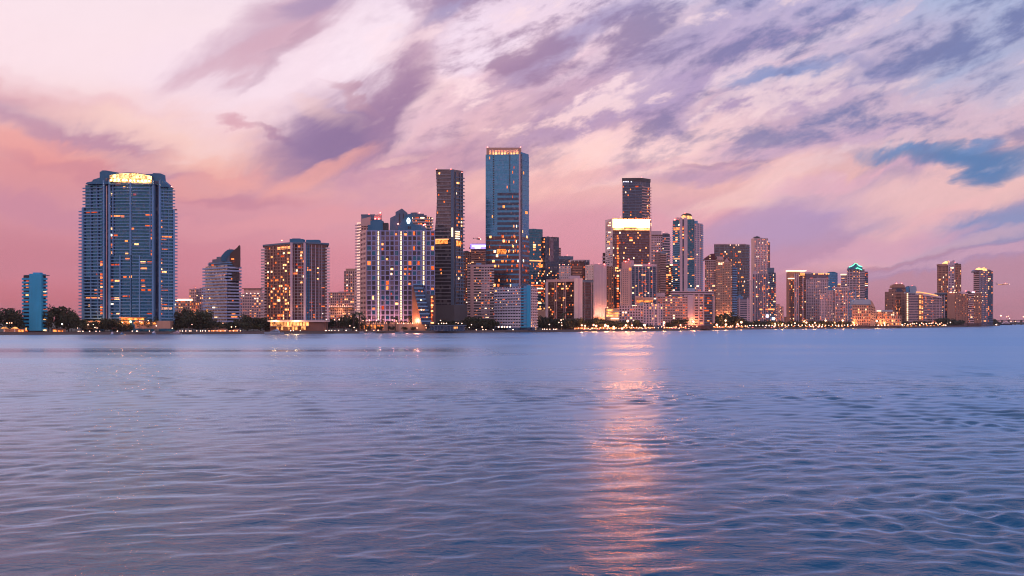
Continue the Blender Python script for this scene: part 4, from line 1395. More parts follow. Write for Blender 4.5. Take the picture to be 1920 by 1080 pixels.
# pair right of the crown tower
b = Bld('condo_tower', 'pink twin topped tower right of the blazing crown tower', 1760, 1240)
f0, = b.body('brown_glass', [(1221, 2), (1242, 0)], 440, depth=20)
f0.grid('lavender_stucco', 6, 34, 443, 606, .42, .4); f0.lit(6, 34, 446, 600, .13, 57)
b.box('roof_house', 'lavender_stucco', 1221.5, 1240.5, 433, 440, 1, 12)
f1, = b.body('navy_glass', [(1242, 3), (1256, 8)], 438, depth=16)
f1.slabs('lavender_stucco', 34, 441, 606, 0, 1, 1.4, .36, e1=1.2); f1.lit(4, 34, 445, 600, .06, 58)
b.box('roof_house', 'lavender_stucco', 1244, 1254, 436, 438, 4, 12)
b = Bld('condo_tower', 'narrow ribbed pink tower in front of the twin topped tower', 1640, 1239)
f0, f1 = b.body('brown_glass', [(1228, 3), (1238, 0), (1249.5, 8)], 473, depth=14)
f0.grid('pink_stucco', 4, 30, 473, 606, .6, .5); f1.slabs('pink_stucco', 30, 473, 606, 0, 1, 1.2, .42)
f1.box('parapet', 'light_roof', 0, 1, 471.5, 475, 0, 1.5)
f0.lit(4, 30, 476, 606, .10, 59, wf=.4)

# hotel with the lit name strip
b = Bld('hotel_tower', 'ribbed hotel tower with a lit name strip on its roof edge', 1410, 1197)
f0, f1 = b.body('navy_glass', [(1163, 10), (1184, 0), (1231, 4)], 499, depth=18)
f0.box('blank_wall', 'pink_stucco', .15, .95, 491, 606, 0, .9)
f0.piers('warm_white', [.07], 503, 606, 1.4, 1.0)
for k, a in enumerate((.28, .45, .62)):
    for j in range(24):
        f0.box('window', 'navy_glass', a, a + .05, 505 + j * 3.6, 506.6 + j * 3.6, .9, .97)
f1.piers('lavender_stucco', [.0, .14, .28, .42, .56, .70, .84, .98], 499, 582, .7, .9)
f1.slabs('slate_paint', 24, 499, 582, 0, 1, .4, .3, name='floor_band')
f1.box('parapet', 'lavender_stucco', -.06, 1, 495.4, 499.5, -.5, 1.1)
f1.box('name_strip', 'strip_white', .10, .42, 496.6, 498.3, 1.1, 1.4)
b.box('roof_house', 'lavender_stucco', 1181, 1189, 488, 495.4, 3, 10)
b.box('roof_house', 'pink_stucco', 1170, 1180, 489, 491.5, 4, 12)
f1.lit(8, 24, 500, 582, .16, 60, 0, 1, .6, .5, .6)
for px, py in ((1173, 490.5), (1178.5, 486.6), (1217, 494)):
    b.beacon(px, py, -1, 'red_lamp', .8)
f0.box('lit_window', 'amber_room', .82, 1, 502, 507, .9, 1.2)

# blue white tower with domed lantern
b = Bld('condo_tower', 'blue and white tower with a glowing round lantern on its roof', 1560, 1290)
f0, = b.body('teal_glass', [(1261.5, 4), (1276, 0)], 413, depth=18)
f1, = b.body('teal_glass', [(1276, -.4), (1302, 0)], 411, depth=18)
f2, = b.body('blue_glass', [(1302, .2), (1317, 12)], 418, depth=12)
f0.slabs('pale_blue_paint', 36, 420, 562, 0, 1, 1.2, .28, e0=1)
f1.slabs('slate_paint', 36, 418, 562, .5, 1, .8, .25)
f2.grid('lavender_stucco', 5, 36, 419, 562, .4, .35, 0, 1, .7)
f2.slabs('pale_blue_paint', 36, 419, 562, .8, 1, 1.4, .4, e1=1)
for px0, px1 in ((1274.5, 1279), (1282, 1288.5)):
    b.box('pier', 'lavender_stucco', px0, px1, 408, 564, -2.6, 1)
b.box('shaft_wall', 'navy_glass', 1279, 1282, 412, 562, -1.2, 1)
b.box('roof_house', 'lavender_stucco', 1268, 1288, 407.5, 412, 1, 12)
b.box('roof_house', 'pale_blue_paint', 1288, 1309, 413.5, 418.5, 3, 14)
ring = [(1288 + 10 * math.cos(math.pi * i / 10), 409.5 - 8.6 * math.sin(math.pi * i / 10)) for i in range(11)]
b.poly('roof_lantern', 'crown_amber', [(1278, 411)] + list(reversed(ring)) + [(1298, 411)], 2, 9)
b.poly('lantern_cap', 'dark_metal', [(1280, 403)] + [(1288 + 9.4 * math.cos(math.pi * i / 10), 404 - 4.4 * math.sin(math.pi * i / 10)) for i in range(10, -1, -1)] + [(1298, 405)], 1.2, 10)
b.box('lantern_rib', 'bronze_metal', 1287.4, 1288.6, 401, 411.4, 1.5, 2)
b.flood(1281, 408, -1, 9000, (1, .55, .25), .5)
b.beacon(1265.5, 412, 0, 'red_lamp', .8); b.beacon(1285, 399.4, 4, 'red_lamp', .5)
f0.lit(3, 36, 420, 562, .22, 61, 0, 1, .8, .5, .5); f1.lit(5, 36, 420, 562, .12, 62, .5, 1, .8, .5, .5)
f2.lit(5, 36, 420, 562, .05, 63, 0, 1, .6, .5, .5)
for py in (425, 428, 434, 439, 445, 463, 467):
    b.box('lit_window', 'lit', 1279.2, 1281.8, py, py + 2.4, -1.6, -1.2)
f0.box('sky_lounge', 'amber_room', .1, .95, 426, 432, .0, .6)
b.box('lit_window', 'strip_warm', 1263, 1276, 484.6, 486, -.8, 0); b.box('lit_window', 'strip_warm', 1289, 1298, 484.6, 486.4, -2, -1)
b = Bld('condo_tower', 'warm lit low tower between the pink towers and the lantern tower', 1600, 1258)
f, = b.body('brown_glass', [(1249, 0), (1264, 0)], 497, depth=14)
f.slabs('pink_stucco', 26, 498, 606, 0, 1, 1.2, .42); f.lit(3, 26, 498, 600, .55, 64, wf=.85)
b.box('roof_slab', 'strip_white', 1256, 1262, 495.5, 498, -.5, 1)

# long low beige slab on the waterfront
b = Bld('apartment_block', 'long low beige slab with a flat overhanging roof on the waterfront', 1420, 1290)
f0, = b.body('brown_glass', [(1224, 6), (1300, 0)], 556, depth=16)
f0.slabs('pink_stucco', 11, 556, 610, 0, .86, .9, .5); f0.grid('pink_stucco', 14, 11, 556, 610, .3, .3, 0, .86, .6)
f0.box('end_wall', 'lavender_stucco', .86, 1.0, 553, 610, 0, 1.6)
f1, f2 = b.body('brown_glass', [(1300, -1), (1320, 0), (1336, 8)], 552, depth=16)
f1.slabs('pink_stucco', 12, 552, 610, 0, 1, .9, .5); f1.piers('pink_stucco', [.06, .5, .94], 552, 610, 1.8, 1.1)
f2.slabs('slate_paint', 12, 552, 610, 0, 1, .6, .3)
b.body('lavender_stucco', [(1257, 2), (1320, -2.5), (1338, 7)], 549.4, 551.8, depth=16, name='roof_slab')
b.body('brown_glass', [(1259, 3), (1319, -1), (1336, 8)], 547.6, 549.4, depth=14, name='clerestory')
b.body('lavender_stucco', [(1257, 2), (1320, -2.5), (1338, 7)], 546.2, 547.6, depth=16, name='roof_slab')
b.box('roof_tank', 'light_roof', 1290, 1304, 540, 546.2, 4, 12)
b.box('roof_house', 'lavender_stucco', 1228, 1248, 549, 556, 6, 14)
b.box('end_wall', 'pink_stucco', 1336.4, 1343, 554, 606, 10, 20)
f0.lit(14, 11, 556, 608, .22, 65, 0, .86, .7, .5, .5); f1.lit(5, 12, 552, 608, .12, 66, proud=.5); f2.lit(3, 12, 552, 608, .14, 67, proud=.5)

# white low rise with square windows
b = Bld('apartment_block', 'white low rise with square windows and tall framed bays on the waterfront', 1345, 1203)
f0, = b.body('brown_glass', [(1161, 3), (1206, 0)], 573, depth=14)
f0.grid('lavender_stucco', 9, 7, 573, 609, .42, .45, 0, 1, .7); f0.lit(9, 7, 573, 609, .2, 68)
f1, = b.body('navy_glass', [(1206, -1), (1243, 3)], 570, depth=14)
f1.grid('lavender_stucco', 7, 8, 570, 610, .46, .36, 0, 1, .7); f1.piers('warm_white', [.02, .28, .52, .76, .98], 568.5, 611, .9, 1.4)
f1.lit(7, 8, 570, 610, .28, 69)
b.poly('roof_house', 'light_roof', [(1198, 573), (1201, 567), (1207, 566), (1207, 573)], 2, 8)
b.body('tan_stucco', [(1192, 6), (1206, 0), (1226, 4)], 557.5, 563, depth=10, name='roof_deck')
b.box('roof_house', 'pink_stucco', 1193, 1202, 555, 571, 8, 14)
f, = b.body('amber_room', [(1194, 6.5), (1224, 4.5)], 563, 566.5, depth=6, name='deck_bar')

# beige tower with dark red roofs
b = Bld('condo_tower', 'tan residential tower with dark red gabled roofs and scattered lights', 1640, 1350)
f0, = b.body('brown_glass', [(1321.5, 3), (1342, 1)], 487.5, depth=18)
f0.grid('pink_stucco', 6, 26, 488, 606, .4, .35, 0, 1, .6)
f1, = b.body('brown_glass', [(1342, -1), (1358, -1)], 482, depth=18)
f1.grid('tan_stucco', 4, 27, 486, 606, .58, .5, 0, 1, .7)
f2, = b.body('brown_glass', [(1358, 0), (1372.5, 1)], 490, depth=18)
f2.grid('tan_stucco', 5, 26, 490, 606, .55, .5, 0, 1, .7)
f3, = b.body('navy_glass', [(1372.5, 2), (1381, 8)], 499, depth=14)
f3.slabs('pale_blue_paint', 24, 499, 606, 0, 1, 1.5, .36)
b.poly('gable_roof', 'red_roof', [(1321, 488), (1323, 484), (1335, 475.5), (1341, 475.5), (1342, 488)], 1.5, 16)
b.poly('gable_roof', 'red_roof', [(1356, 490), (1359, 484), (1364, 483), (1372, 488.5), (1374, 492), (1366, 490)], 1, 14)
b.box('roof_house', 'pink_stucco', 1344, 1356, 481, 487, -1.8, 8)
b.box('eave', 'warm_white', 1321, 1342, 487.6, 488.8, .2, 4)
b.poly('roof_gable', 'pink_stucco', [(1357, 492), (1360, 487), (1363, 483.5), (1366, 488), (1367, 492)], -.6, .4)
for px, py in ((1331, 479), (1331, 484)):
    b.box('lit_window', 'strip_white', px, px + 1.2, py, py + 1.6, 1.2, 1.5)
f0.lit(6, 26, 496, 606, .3, 70, wf=.6); f1.lit(4, 27, 490, 606, .3, 71, wf=.6); f2.lit(5, 26, 492, 606, .26, 72, wf=.6)
f1.box('lit_window', 'strip_white', .3, .5, 492.6, 496.5, .7, .9); f1.box('lit_window', 'strip_white', .56, .76, 492.6, 496.5, .7, .9)
b.flood(1350, 598, -6, 50000, (1, .36, .14)); b.flood(1365, 590, -5, 40000, (1, .36, .14))

b = Bld('office_tower', 'dark gridded tower standing behind the tan tower with red roofs', 1900, 1372)
f0, f1 = b.body('smoke_glass', [(1339, 2), (1397.5, 0), (1405.5, 10)], 458, depth=20)
f0.piers('grey_concrete', [.18, .32, .44, .62, .82, .99], 459, 606, .6, .7, 'mullion')
f0.slabs('slate_paint', 30, 459, 606, 0, 1, .4, .16, name='floor_band'); f1.slabs('slate_paint', 30, 459, 606, 0, 1, .7, .25, name='floor_band')
f0.box('parapet', 'lavender_stucco', 0, 1, 457.2, 458.4, 0, .6)
f0.lit(20, 36, 462, 606, .13, 73, .05, 1, .8, .5, .5)
for px in (1369, 1380, 1385):
    b.beacon(px, 459.5, -1, 'white_lamp', .6)
b = Bld('office_tower', 'slim tower with rows of square lit windows near the skyline gap', 1960, 1427)
f0, f1 = b.body('violet_glass', [(1409, 22), (1414.5, 0), (1440, 2)], 446.5, depth=14)
f0.box('side_wall', 'pink_stucco', 0, 1, 446, 606, 0, .6)
f2, = b.body('violet_glass', [(1440, 2.2), (1444, 5)], 454, depth=12)
f1.grid('lavender_stucco', 9, 44, 446.5, 606, .5, .4, 0, 1, .4); f1.lit(9, 22, 448, 512, .42, 74, wf=.6, hf=.5)
f2.lit(1, 22, 456, 512, .3, 75)
b.box('roof_house', 'dark_metal', 1415, 1425, 443.6, 446.5, 2, 10)
b.poly('roof_mast', 'slate_paint', [(1418, 443.6), (1420, 442), (1424, 443.6)], 3, 6)
b = Bld('condo_tower', 'ribbed violet tower in front of the slim lit tower', 1720, 1432)
f0, = b.body('violet_glass', [(1411, 0), (1440, 0)], 514, depth=18)
f0.piers('lavender_stucco', [.0, .13, .2, .33, .47, .6, .7, .85, .99], 514, 606, .9, 1.2)
f0.slabs('slate_paint', 26, 514, 606, 0, 1, .5, .3, name='floor_band'); f0.lit(10, 26, 516, 606, .22, 76, wf=.5, proud=.7)
f1, = b.body('navy_glass', [(1440, -1), (1454.5, 3)], 511, depth=16)
f1.slabs('slate_paint', 26, 512, 606, 0, 1, .8, .3, e1=.5); f1.lit(5, 26, 514, 606, .22, 77, wf=.5, proud=.9)
b.box('roof_house', 'slate_paint', 1441, 1452, 502, 511, 1, 10)
b.box('roof_house', 'lavender_stucco', 1413, 1419, 508, 514, 1, 8)
f0.box('sky_lounge', 'strip_warm', .45, .62, 579, 581.5, 1.2, 1.5); f1.box('sky_lounge', 'strip_warm', .0, .8, 578.6, 581.4, .9, 1.2)
b.box('lit_lobby', 'neon_white', 1436, 1440.5, 590, 595, -2, -1.4); b.box('lit_lobby', 'neon_white', 1447, 1452, 595, 600, -2.4, -1.8)
b = Bld('apartment_tower', 'small white balconied tower below the dark gridded tower', 1660, 1394)
f, = b.body('navy_glass', [(1383, 1), (1405, 1)], 560, depth=14)
f.slabs('lavender_stucco', 14, 560, 608, 0, 1, 1.4, .45, e0=.6)
f.piers('lavender_stucco', [.14, .85], 558, 608, 2.2, 1.6)
b.box('roof_house', 'pale_blue_paint', 1383, 1394, 555, 560, 2, 9)
b.box('roof_house', 'pale_blue_paint', 1386.6, 1390, 552.6, 555, 3, 7)
b = Bld('tower_crane', 'thin pale tower crane beside the dark gridded tower', 1850, 1408, 'crane')
b.box('mast', 'warm_white', 1407.4, 1408.8, 526, 606, 0, 1.2)
b.box('jib', 'warm_white', 1401, 1409.5, 524.8, 526, 0, 1.2)
b.box('cab', 'warm_white', 1408.8, 1410, 526, 528, 0, 1.2)
b = Bld('apartment_block', 'reddish low apartment tower at the right end of the central cluster', 1830, 1462)
f0, = b.body('brown_glass', [(1455, 0), (1462, 0)], 570, depth=14)
f1, = b.body('brown_glass', [(1462, 1), (1469, 2)], 574.5, depth=12)
f0.grid('pink_stucco', 3, 12, 570, 608, .4, .4); f1.grid('pink_stucco', 3, 12, 574.5, 608, .4, .4)
f0.lit(3, 12, 571, 608, .4, 78); f1.lit(3, 12, 575, 608, .35, 79)
b = Bld('low_building', 'small brick red box building in the gap between tower groups', 1850, 1476)
b.box('wall', 'terracotta_stone', 1473, 1481.5, 595, 610, 0, 10)
b.box('parapet', 'terracotta_stone', 1472.6, 1481.9, 594, 595, -.4, 10.4)

# right hand group
b = Bld('condo_tower', 'brown tower with a bright flat lit roof line, left of the right group', 1900, 1492)
f0, = b.body('brown_glass', [(1479, 2), (1490, 0)], 522, depth=16)
f1, = b.body('brown_glass', [(1490, -1), (1511, 2)], 513, depth=16)
f0.grid('brown_stone', 3, 24, 523, 610, .3, .35); f0.lit(3, 24, 524, 606, .26, 80)
f1.piers('lavender_stucco', [.0, .16, .3, .72], 513, 610, 1.6, 1.4); f1.slabs('brown_stone', 26, 514, 610, 0, 1, .6, .4, name='floor_band'); f1.lit(8, 26, 515, 606, .12, 81, proud=.8)
b.box('side_wall', 'terracotta_stone', 1478.2, 1480, 511, 610, -1, 14)
b.box('roof_house', 'terracotta_stone', 1479, 1500, 509, 522, 1, 12)
b.box('roof_line', 'strip_white', 1476.6, 1511.6, 506.6, 508.4, -1, 12)
b.box('roof_line', 'strip_white', 1477.4, 1489, 521.6, 523.2, -1.5, 1)
b.box('lit_lounge', 'lobby_gold', 1500, 1508, 511.5, 517, -1.8, -1)
b = Bld('condo_tower', 'wide violet tower with a blue rounded top and amber roof lights', 1960, 1540)
f0, = b.body('violet_glass', [(1508.5, 1), (1556, 0)], 513, depth=16)
f1, f2 = b.body('blue_glass', [(1553, -1), (1566, -1), (1570.5, 5)], 511.5, depth=14)
f0.grid('lavender_stucco', 14, 30, 524, 610, .42, .4); f0.lit(14, 30, 520, 606, .13, 82, wf=.6)
f1.slabs('slate_paint', 30, 513, 610, 0, 1, .5, .2, name='floor_band'); f2.slabs('slate_paint', 30, 513, 610, 0, 1, .5, .2, name='floor_band')
f1.lit(4, 30, 528, 606, .12, 83, wf=.5)
b.poly('roof_house', 'steel_blue_paint', [(1553, 512), (1556, 509.6), (1564, 509.4), (1570, 511.6)], 0, 12)
for px in (1525, 1534, 1538, 1542, 1548, 1552):
    b.box('roof_light', 'strip_warm', px, px + 2.8, 512.2, 514.6, -1, -.2)
b.box('roof_house', 'lavender_stucco', 1510, 1522, 510, 513, 2, 10)
f0.box('floor_step', 'lavender_stucco', .18, .98, 522, 524, 0, 1.4)
b = Bld('condo_tower', 'grid walled violet block before the wide violet tower, taller of two steps', 1890, 1557)
f0, = b.body('violet_glass', [(1549, 0), (1567, 0)], 546, depth=14)
f0.grid('lavender_stucco', 6, 22, 546, 610, .5, .42, 0, 1, .7); f0.lit(6, 22, 548, 606, .16, 84, wf=.5)
b.box('parapet', 'warm_white', 1548.4, 1567.4, 544.8, 546.2, -1, 10)
b = Bld('condo_tower', 'grid walled violet block before the wide violet tower, lower of two steps', 1880, 1543)
f0, = b.body('violet_glass', [(1537, 0), (1549, 0)], 552, depth=14)
f0.grid('lavender_stucco', 4, 20, 552, 610, .5, .42, 0, 1, .7); f0.lit(4, 20, 553, 606, .18, 85, wf=.5)
b.box('parapet', 'warm_white', 1536, 1549.6, 550.8, 552.2, -1, 10)
b = Bld('condo_tower', 'blue lavender block of ribs below the green lit roof', 1885, 1585)
f0, = b.body('violet_glass', [(1566, 1), (1591, 1)], 540.5, depth=14)
f0.piers('lavender_stucco', [.0, .2, .34, .62, .76, .9, 1.], 540, 606, 1.1, 1.2); f0.slabs('lavender_stucco', 24, 540, 606, 0, 1, .7, .4, name='floor_band'); f0.lit(8, 24, 544, 606, .2, 86, wf=.5, proud=.8)
f1, = b.body('violet_glass', [(1591, 0), (1603.5, 2)], 546, depth=12)
f1.piers('pale_blue_paint', [.0, .25, .5, .75, 1.], 545, 606, .9, 1.1); f1.slabs('lavender_stucco', 22, 546, 606, 0, 1, .7, .4, name='floor_band'); f1.lit(4, 22, 547, 606, .1, 87, wf=.5, proud=.8)
b.box('parapet', 'warm_white', 1565.4, 1591.6, 539, 540.6, -1, 10)
b.box('roof_light', 'strip_warm', 1571, 1576, 532, 534, -1, 0); b.box('roof_house', 'terracotta_stone', 1571, 1576, 534.2, 539, 0, 6)

b = Bld('condo_tower', 'tower with a green neon outlined pavilion roof', 2060, 1602)
f0, = b.body('violet_glass', [(1577, 3), (1588, 1)], 515, depth=16)
f1, f2 = b.body('smoke_glass', [(1588, 0), (1612, -2), (1621, 1)], 505, depth=18)
f3, = b.body('navy_glass', [(1621, 1.5), (1627.5, 6)], 509, depth=14)
f0.slabs('lavender_stucco', 28, 517, 606, 0, 1, .9, .4); f0.lit(3, 28, 518, 600, .3, 88, wf=.5, proud=.6)
f1.slabs('lavender_stucco', 30, 508, 606, 0, 1, .9, .34); f1.piers('lavender_stucco', [.02, .2, .45, .7, .98], 506, 606, 1.0, 1.1); f1.lit(8, 30, 508, 600, .1, 89, wf=.5, proud=.7)
f2.slabs('lavender_stucco', 30, 508, 606, 0, 1, .9, .34); f3.slabs('slate_paint', 28, 511, 606, 0, 1, .9, .34); f3.lit(2, 28, 511, 600, .3, 90, wf=.5, proud=.6)
b.box('roof_light', 'strip_white', 1576.6, 1587, 513.6, 516, -.5, 2)
b.poly('pavilion_roof', 'steel_blue_paint', [(1592, 505), (1593, 501), (1598, 499.5), (1604, 493.6), (1608, 496), (1617, 500.5), (1618, 505)], 1, 12)
def strip(bb, pts, wd, d, mat, name):
    top = [(x, y - wd / 2) for x, y in pts]
    bot = [(x, y + wd / 2) for x, y in reversed(pts)]
    bb.poly(name, mat, top + bot, d, d + .5)
strip(b, [(1592, 500.5), (1597, 499), (1600, 497), (1604, 493.6)], 1.5, .2, 'green_neon', 'neon_eave')
strip(b, [(1606.4, 494), (1608, 496), (1610, 498), (1616.6, 500)], 1.5, .2, 'green_neon', 'neon_eave')
strip(b, [(1604, 503.6), (1607, 502.4), (1610, 503.6), (1615.5, 506)], 1.5, -2.6, 'green_neon', 'neon_eave')
for j in range(14):
    b.box('edge_light', 'strip_warm', 1609.6, 1610.6, 511 + j * 6, 512.4 + j * 6, -3.4, -3)

b = Bld('mall_building', 'orange lit stone building with a pale blue barrel roof', 1810, 1620)
f0, = b.body('brown_glass', [(1598, 0), (1632, 0)], 571, depth=14)
f0.grid('tan_stucco', 10, 7, 572, 610, .4, .4, 0, 1, .7); f0.lit(10, 7, 573, 608, .28, 91)
b.poly('barrel_roof', 'light_roof', [(1597.5, 571), (1599, 565), (1602, 561.6), (1628, 561), (1632, 563), (1633, 571)], -.5, 12)
b.poly('gable_wall', 'tan_stucco', [(1632, 610), (1632, 563.5), (1635, 564), (1639, 571), (1642, 578), (1642, 610)], 1, 12)
for j in range(6):
    for i in range(3):
        b.box('window', 'brown_glass', 1633 + i * 2.8, 1634.8 + i * 2.8, 574 + j * 4.6 + i, 576.4 + j * 4.6 + i, .8, 1)
for px in (1604, 1616, 1628):
    b.flood(px, 602, -6, 9000, (1, .30, .12)); b.flood(px, 586, -5, 2500, (1, .30, .12))
b.flood(1637, 596, -6, 16000, (1, .42, .14))
b = Bld('mall_building', 'stepped low building with a brilliantly lit base and arcades', 1860, 1658)
f0, = b.body('brown_glass', [(1626, 2), (1690, 2)], 592, depth=12)
f0.grid('tan_stucco', 17, 3, 592, 611, .35, .4, 0, 1, .7); f0.lit(17, 3, 592, 610, .35, 92, hf=.6)
f1, = b.body('brown_glass', [(1636, 4), (1684, 4)], 584.5, 592, depth=10)
f1.grid('tan_stucco', 14, 2, 584.5, 592, .35, .4, 0, 1, .6); f1.lit(14, 2, 585, 592, .4, 93)
b.box('roof_slab', 'light_roof', 1656, 1676, 581, 584.5, 5, 12)
b.box('roof_sign', 'strip_white', 1645, 1653, 582, 583.8, 2, 3)
for px in range(1630, 1690, 7):
    b.box('arcade_light', 'lobby_gold', px, px + 4, 603, 608.5, 1.6, 2)
for px in (1634, 1648, 1662, 1676):
    b.flood(px, 602, -5, 10000, (1, .34, .12))

# far right cluster
b = Bld('condo_tower', 'brown tower with a rounded barrel top at the right cluster', 2260, 1680)
f0, = b.body('brown_glass', [(1659, 3), (1666, 2)], 547, depth=14); f1, = b.body('brown_glass', [(1666, 1), (1672, 0)], 542, depth=14)
f2, f3, f4 = b.body('brown_glass', [(1672, 0), (1680, -2), (1690, -2), (1698, 2)], 539, depth=16)
for f, nb in ((f0, 3), (f1, 3), (f2, 3), (f4, 3)):
    f.grid('terracotta_stone', nb, 22, 547 if f is f0 else 542, 606, .45, .42, 0, 1, .6)
f3.slabs('terracotta_stone', 22, 546, 606, 0, 1, .8, .45)
f3.lit(4, 14, 562, 606, .42, 94, wf=.6); f2.lit(3, 20, 542, 606, .1, 95); f0.lit(3, 20, 548, 606, .1, 96)
b.poly('barrel_roof', 'terracotta_stone', [(1671.5, 540), (1672, 536), (1675, 533.4), (1680, 532.4), (1692, 532.4), (1696, 534.5), (1698.4, 540)], 1, 12)
arch = [(1685 + 7 * math.cos(math.pi * i / 8), 547 - 6.4 * math.sin(math.pi * i / 8)) for i in range(9)]
b.poly('arch_window', 'navy_glass', arch, -2.6, -2.1)
for px in (1681.5, 1691):
    b.beacon(px, 531.4, 2, 'red_lamp', .9)
b = Bld('condo_block', 'white slab with glowing stairwell columns and a lit sloping roof', 2210, 1731)
f0, = b.body('violet_glass', [(1698, 2), (1722, 0)], 550, depth=14)
f1, = b.body('violet_glass', [(1722, -1), (1766, 5)], 556, depth=14)
f0.slabs('pink_stucco', 17, 552, 604, .22, 1, 1.2, .36); f1.slabs('pink_stucco', 16, 556, 604, .2, 1, 1.2, .36)
f1.piers('lavender_stucco', [.60, .74, .88, .99], 554, 604, .9, 1.4)
f0.box('stair_wall', 'terracotta_stone', 0, .2, 548, 604, 0, 1.5); f1.box('stair_wall', 'terracotta_stone', 0, .19, 551, 604, 0, 1.5)
for j in range(15):
    f0.box('stair_light', 'strip_white', .08, .18, 550 + j * 3.5, 552.2 + j * 3.5, 1.5, 1.8)
    if j % 3 != 2:
        f1.box('stair_light', 'strip_warm', .02, .10, 553 + j * 3.3, 555.4 + j * 3.3, 1.5, 1.8)
        f1.box('stair_light', 'lit', .13, .18, 554 + j * 3.3, 556 + j * 3.3, 1.5, 1.8)
f1.lit(10, 15, 556, 604, .3, 97, .2, 1, .5, .45, .8, cols=(1, 2, 4, 5))
b.poly('sloping_roof', 'warm_white', [(1716, 552), (1718, 548), (1727, 549), (1757, 554), (1766, 557), (1766, 559)], -1.5, 12)
strip(b, [(1717, 547.6), (1724, 547.8), (1740, 550.4), (1758, 554.4)], 1.6, -2.2, 'strip_warm', 'roof_light')
b.box('roof_house', 'light_roof', 1698, 1718, 547.4, 550, 1, 10)
b = Bld('condo_tower', 'blue topped block behind the white slab with glowing stairwells', 2300, 1708)
f, = b.body('blue_glass', [(1697, 0), (1718, 2)], 538, depth=14)
f.slabs('slate_paint', 8, 540, 556, 0, 1, .5, .3, name='floor_band')
b.poly('roof_house', 'light_roof', [(1705, 540), (1707, 536), (1715, 535.6), (1718, 538.5), (1718.6, 548), (1706, 548)], -1, 10)
b = Bld('condo_tower', 'tall brown tower with a curved white fin, left of the last two towers', 2480, 1780)
f0, = b.body('brown_glass', [(1757, 3), (1778, 1)], 497, depth=16)
f1, = b.body('violet_glass', [(1778, -.5), (1789, -.5)], 494, depth=16)
f2, = b.body('brown_glass', [(1789, 1), (1802, 5)], 494.5, depth=16)
f0.grid('terracotta_stone', 8, 24, 500, 606, .42, .42, 0, 1, .7); f2.grid('terracotta_stone', 5, 24, 497, 606, .42, .42, 0, 1, .7)
f1.piers('lavender_stucco', [.02, .3, .55, .98], 490, 606, 1.3, 1.2); f1.slabs('lavender_stucco', 24, 496, 606, 0, 1, .7, .4, name='floor_band')
b.poly('curved_fin', 'lavender_stucco', [(1777, 498), (1779, 495), (1783, 491), (1786, 488.6), (1789, 487.6), (1789.4, 498)], -2, 2)
b.poly('roof_glow', 'crown_amber', [(1766, 497), (1769, 493), (1774, 490), (1780, 488.6), (1781, 491), (1777, 496)], 2, 5)
b.box('roof_house', 'terracotta_stone', 1760, 1777, 495, 499, 1.2, 12)
f0.lit(8, 24, 500, 606, .16, 98, wf=.5); f2.lit(5, 24, 497, 606, .16, 99, wf=.5); f1.lit(3, 24, 500, 606, .16, 100, wf=.5, proud=.8)
b = Bld('condo_block', 'dark recessed block below the tower with the curved fin', 2400, 1765)
f, = b.body('dark_glass', [(1757, 0), (1776, 0)], 552, depth=14)
f.slabs('slate_paint', 12, 553, 606, 0, 1, .6, .35, name='floor_band'); f.lit(5, 12, 554, 600, .3, 101, wf=.5)
b.box('roof_deck', 'slate_paint', 1756, 1778, 549, 552, -2, 12)
b.box('pier', 'lavender_stucco', 1769.5, 1771.5, 553, 606, -1, 0)
b = Bld('condo_block', 'solid brown block in front of the tower with the curved fin', 2390, 1788)
f0, f1 = b.body('brown_glass', [(1776, 1), (1790, 0), (1801, 4)], 549, depth=14)
f0.box('blank_wall', 'terracotta_stone', 0, 1, 548, 606, 0, .8); f1.grid('terracotta_stone', 4, 14, 549, 606, .6, .5, 0, 1, .7); f1.lit(4, 14, 550, 604, .14, 102, wf=.4)
for px in (1781, 1783.5, 1788):
    b.beacon(px, 548, -2, 'warm_lamp', 1.0)
b = Bld('condo_block', 'long brown block between the last two towers', 2395, 1818)
f0, = b.body('brown_glass', [(1800, 2), (1815, 1)], 551, depth=14); f1, = b.body('brown_glass', [(1815, 0), (1826, 0)], 548, depth=14); f2, = b.body('brown_glass', [(1826, 1), (1840, 3)], 549.5, depth=14)
f0.grid('terracotta_stone', 5, 14, 551, 606, .6, .5, 0, 1, .7); f1.slabs('pink_stucco', 14, 549, 606, 0, 1, 1.1, .45); f2.grid('terracotta_stone', 5, 14, 549.5, 606, .6, .5, 0, 1, .7)
for f, sd in ((f0, 103), (f1, 104), (f2, 105)):
    f.lit(5, 14, 551, 604, .2, sd, wf=.5, proud=.3)
b.box('roof_house', 'lavender_stucco', 1801, 1810, 546.6, 551, 3, 10)
b.box('roof_sign', 'neon_white', 1822, 1827, 547, 549, -1.4, -.6)
b.poly('roof_dome', 'dark_metal', [(1813, 549), (1814, 546.6), (1817, 545.8), (1820, 546.6), (1821, 549)], 2, 8)
b.beacon(1811.5, 545.6, 2, 'red_lamp', .9)
b = Bld('condo_tower', 'rounded blue brown tower at the far right end of the skyline', 2520, 1843)
f0, = b.body('brown_glass', [(1825.5, 4), (1836, 1)], 510, depth=16)
f1, = b.body('violet_glass', [(1836, 0), (1852, 0)], 506.5, depth=16); f2, = b.body('navy_glass', [(1852, .6), (1861.5, 6)], 508, depth=16)
f0.slabs('pink_stucco', 25, 512, 604, 0, 1, 1.2, .42, e0=.8); f1.slabs('slate_paint', 25, 509, 604, 0, 1, .8, .35); f2.slabs('slate_paint', 25, 511, 604, 0, 1, 1.0, .35, e1=.8)
f1.grid('lavender_stucco', 6, 25, 509, 604, .35, .2, 0, 1, .6)
b.poly('round_top', 'violet_glass', [(1825.5, 511), (1826, 508), (1829, 505.6), (1836, 505), (1850, 505), (1856, 505.4), (1860, 507.4), (1861.5, 511)], 2, 14)
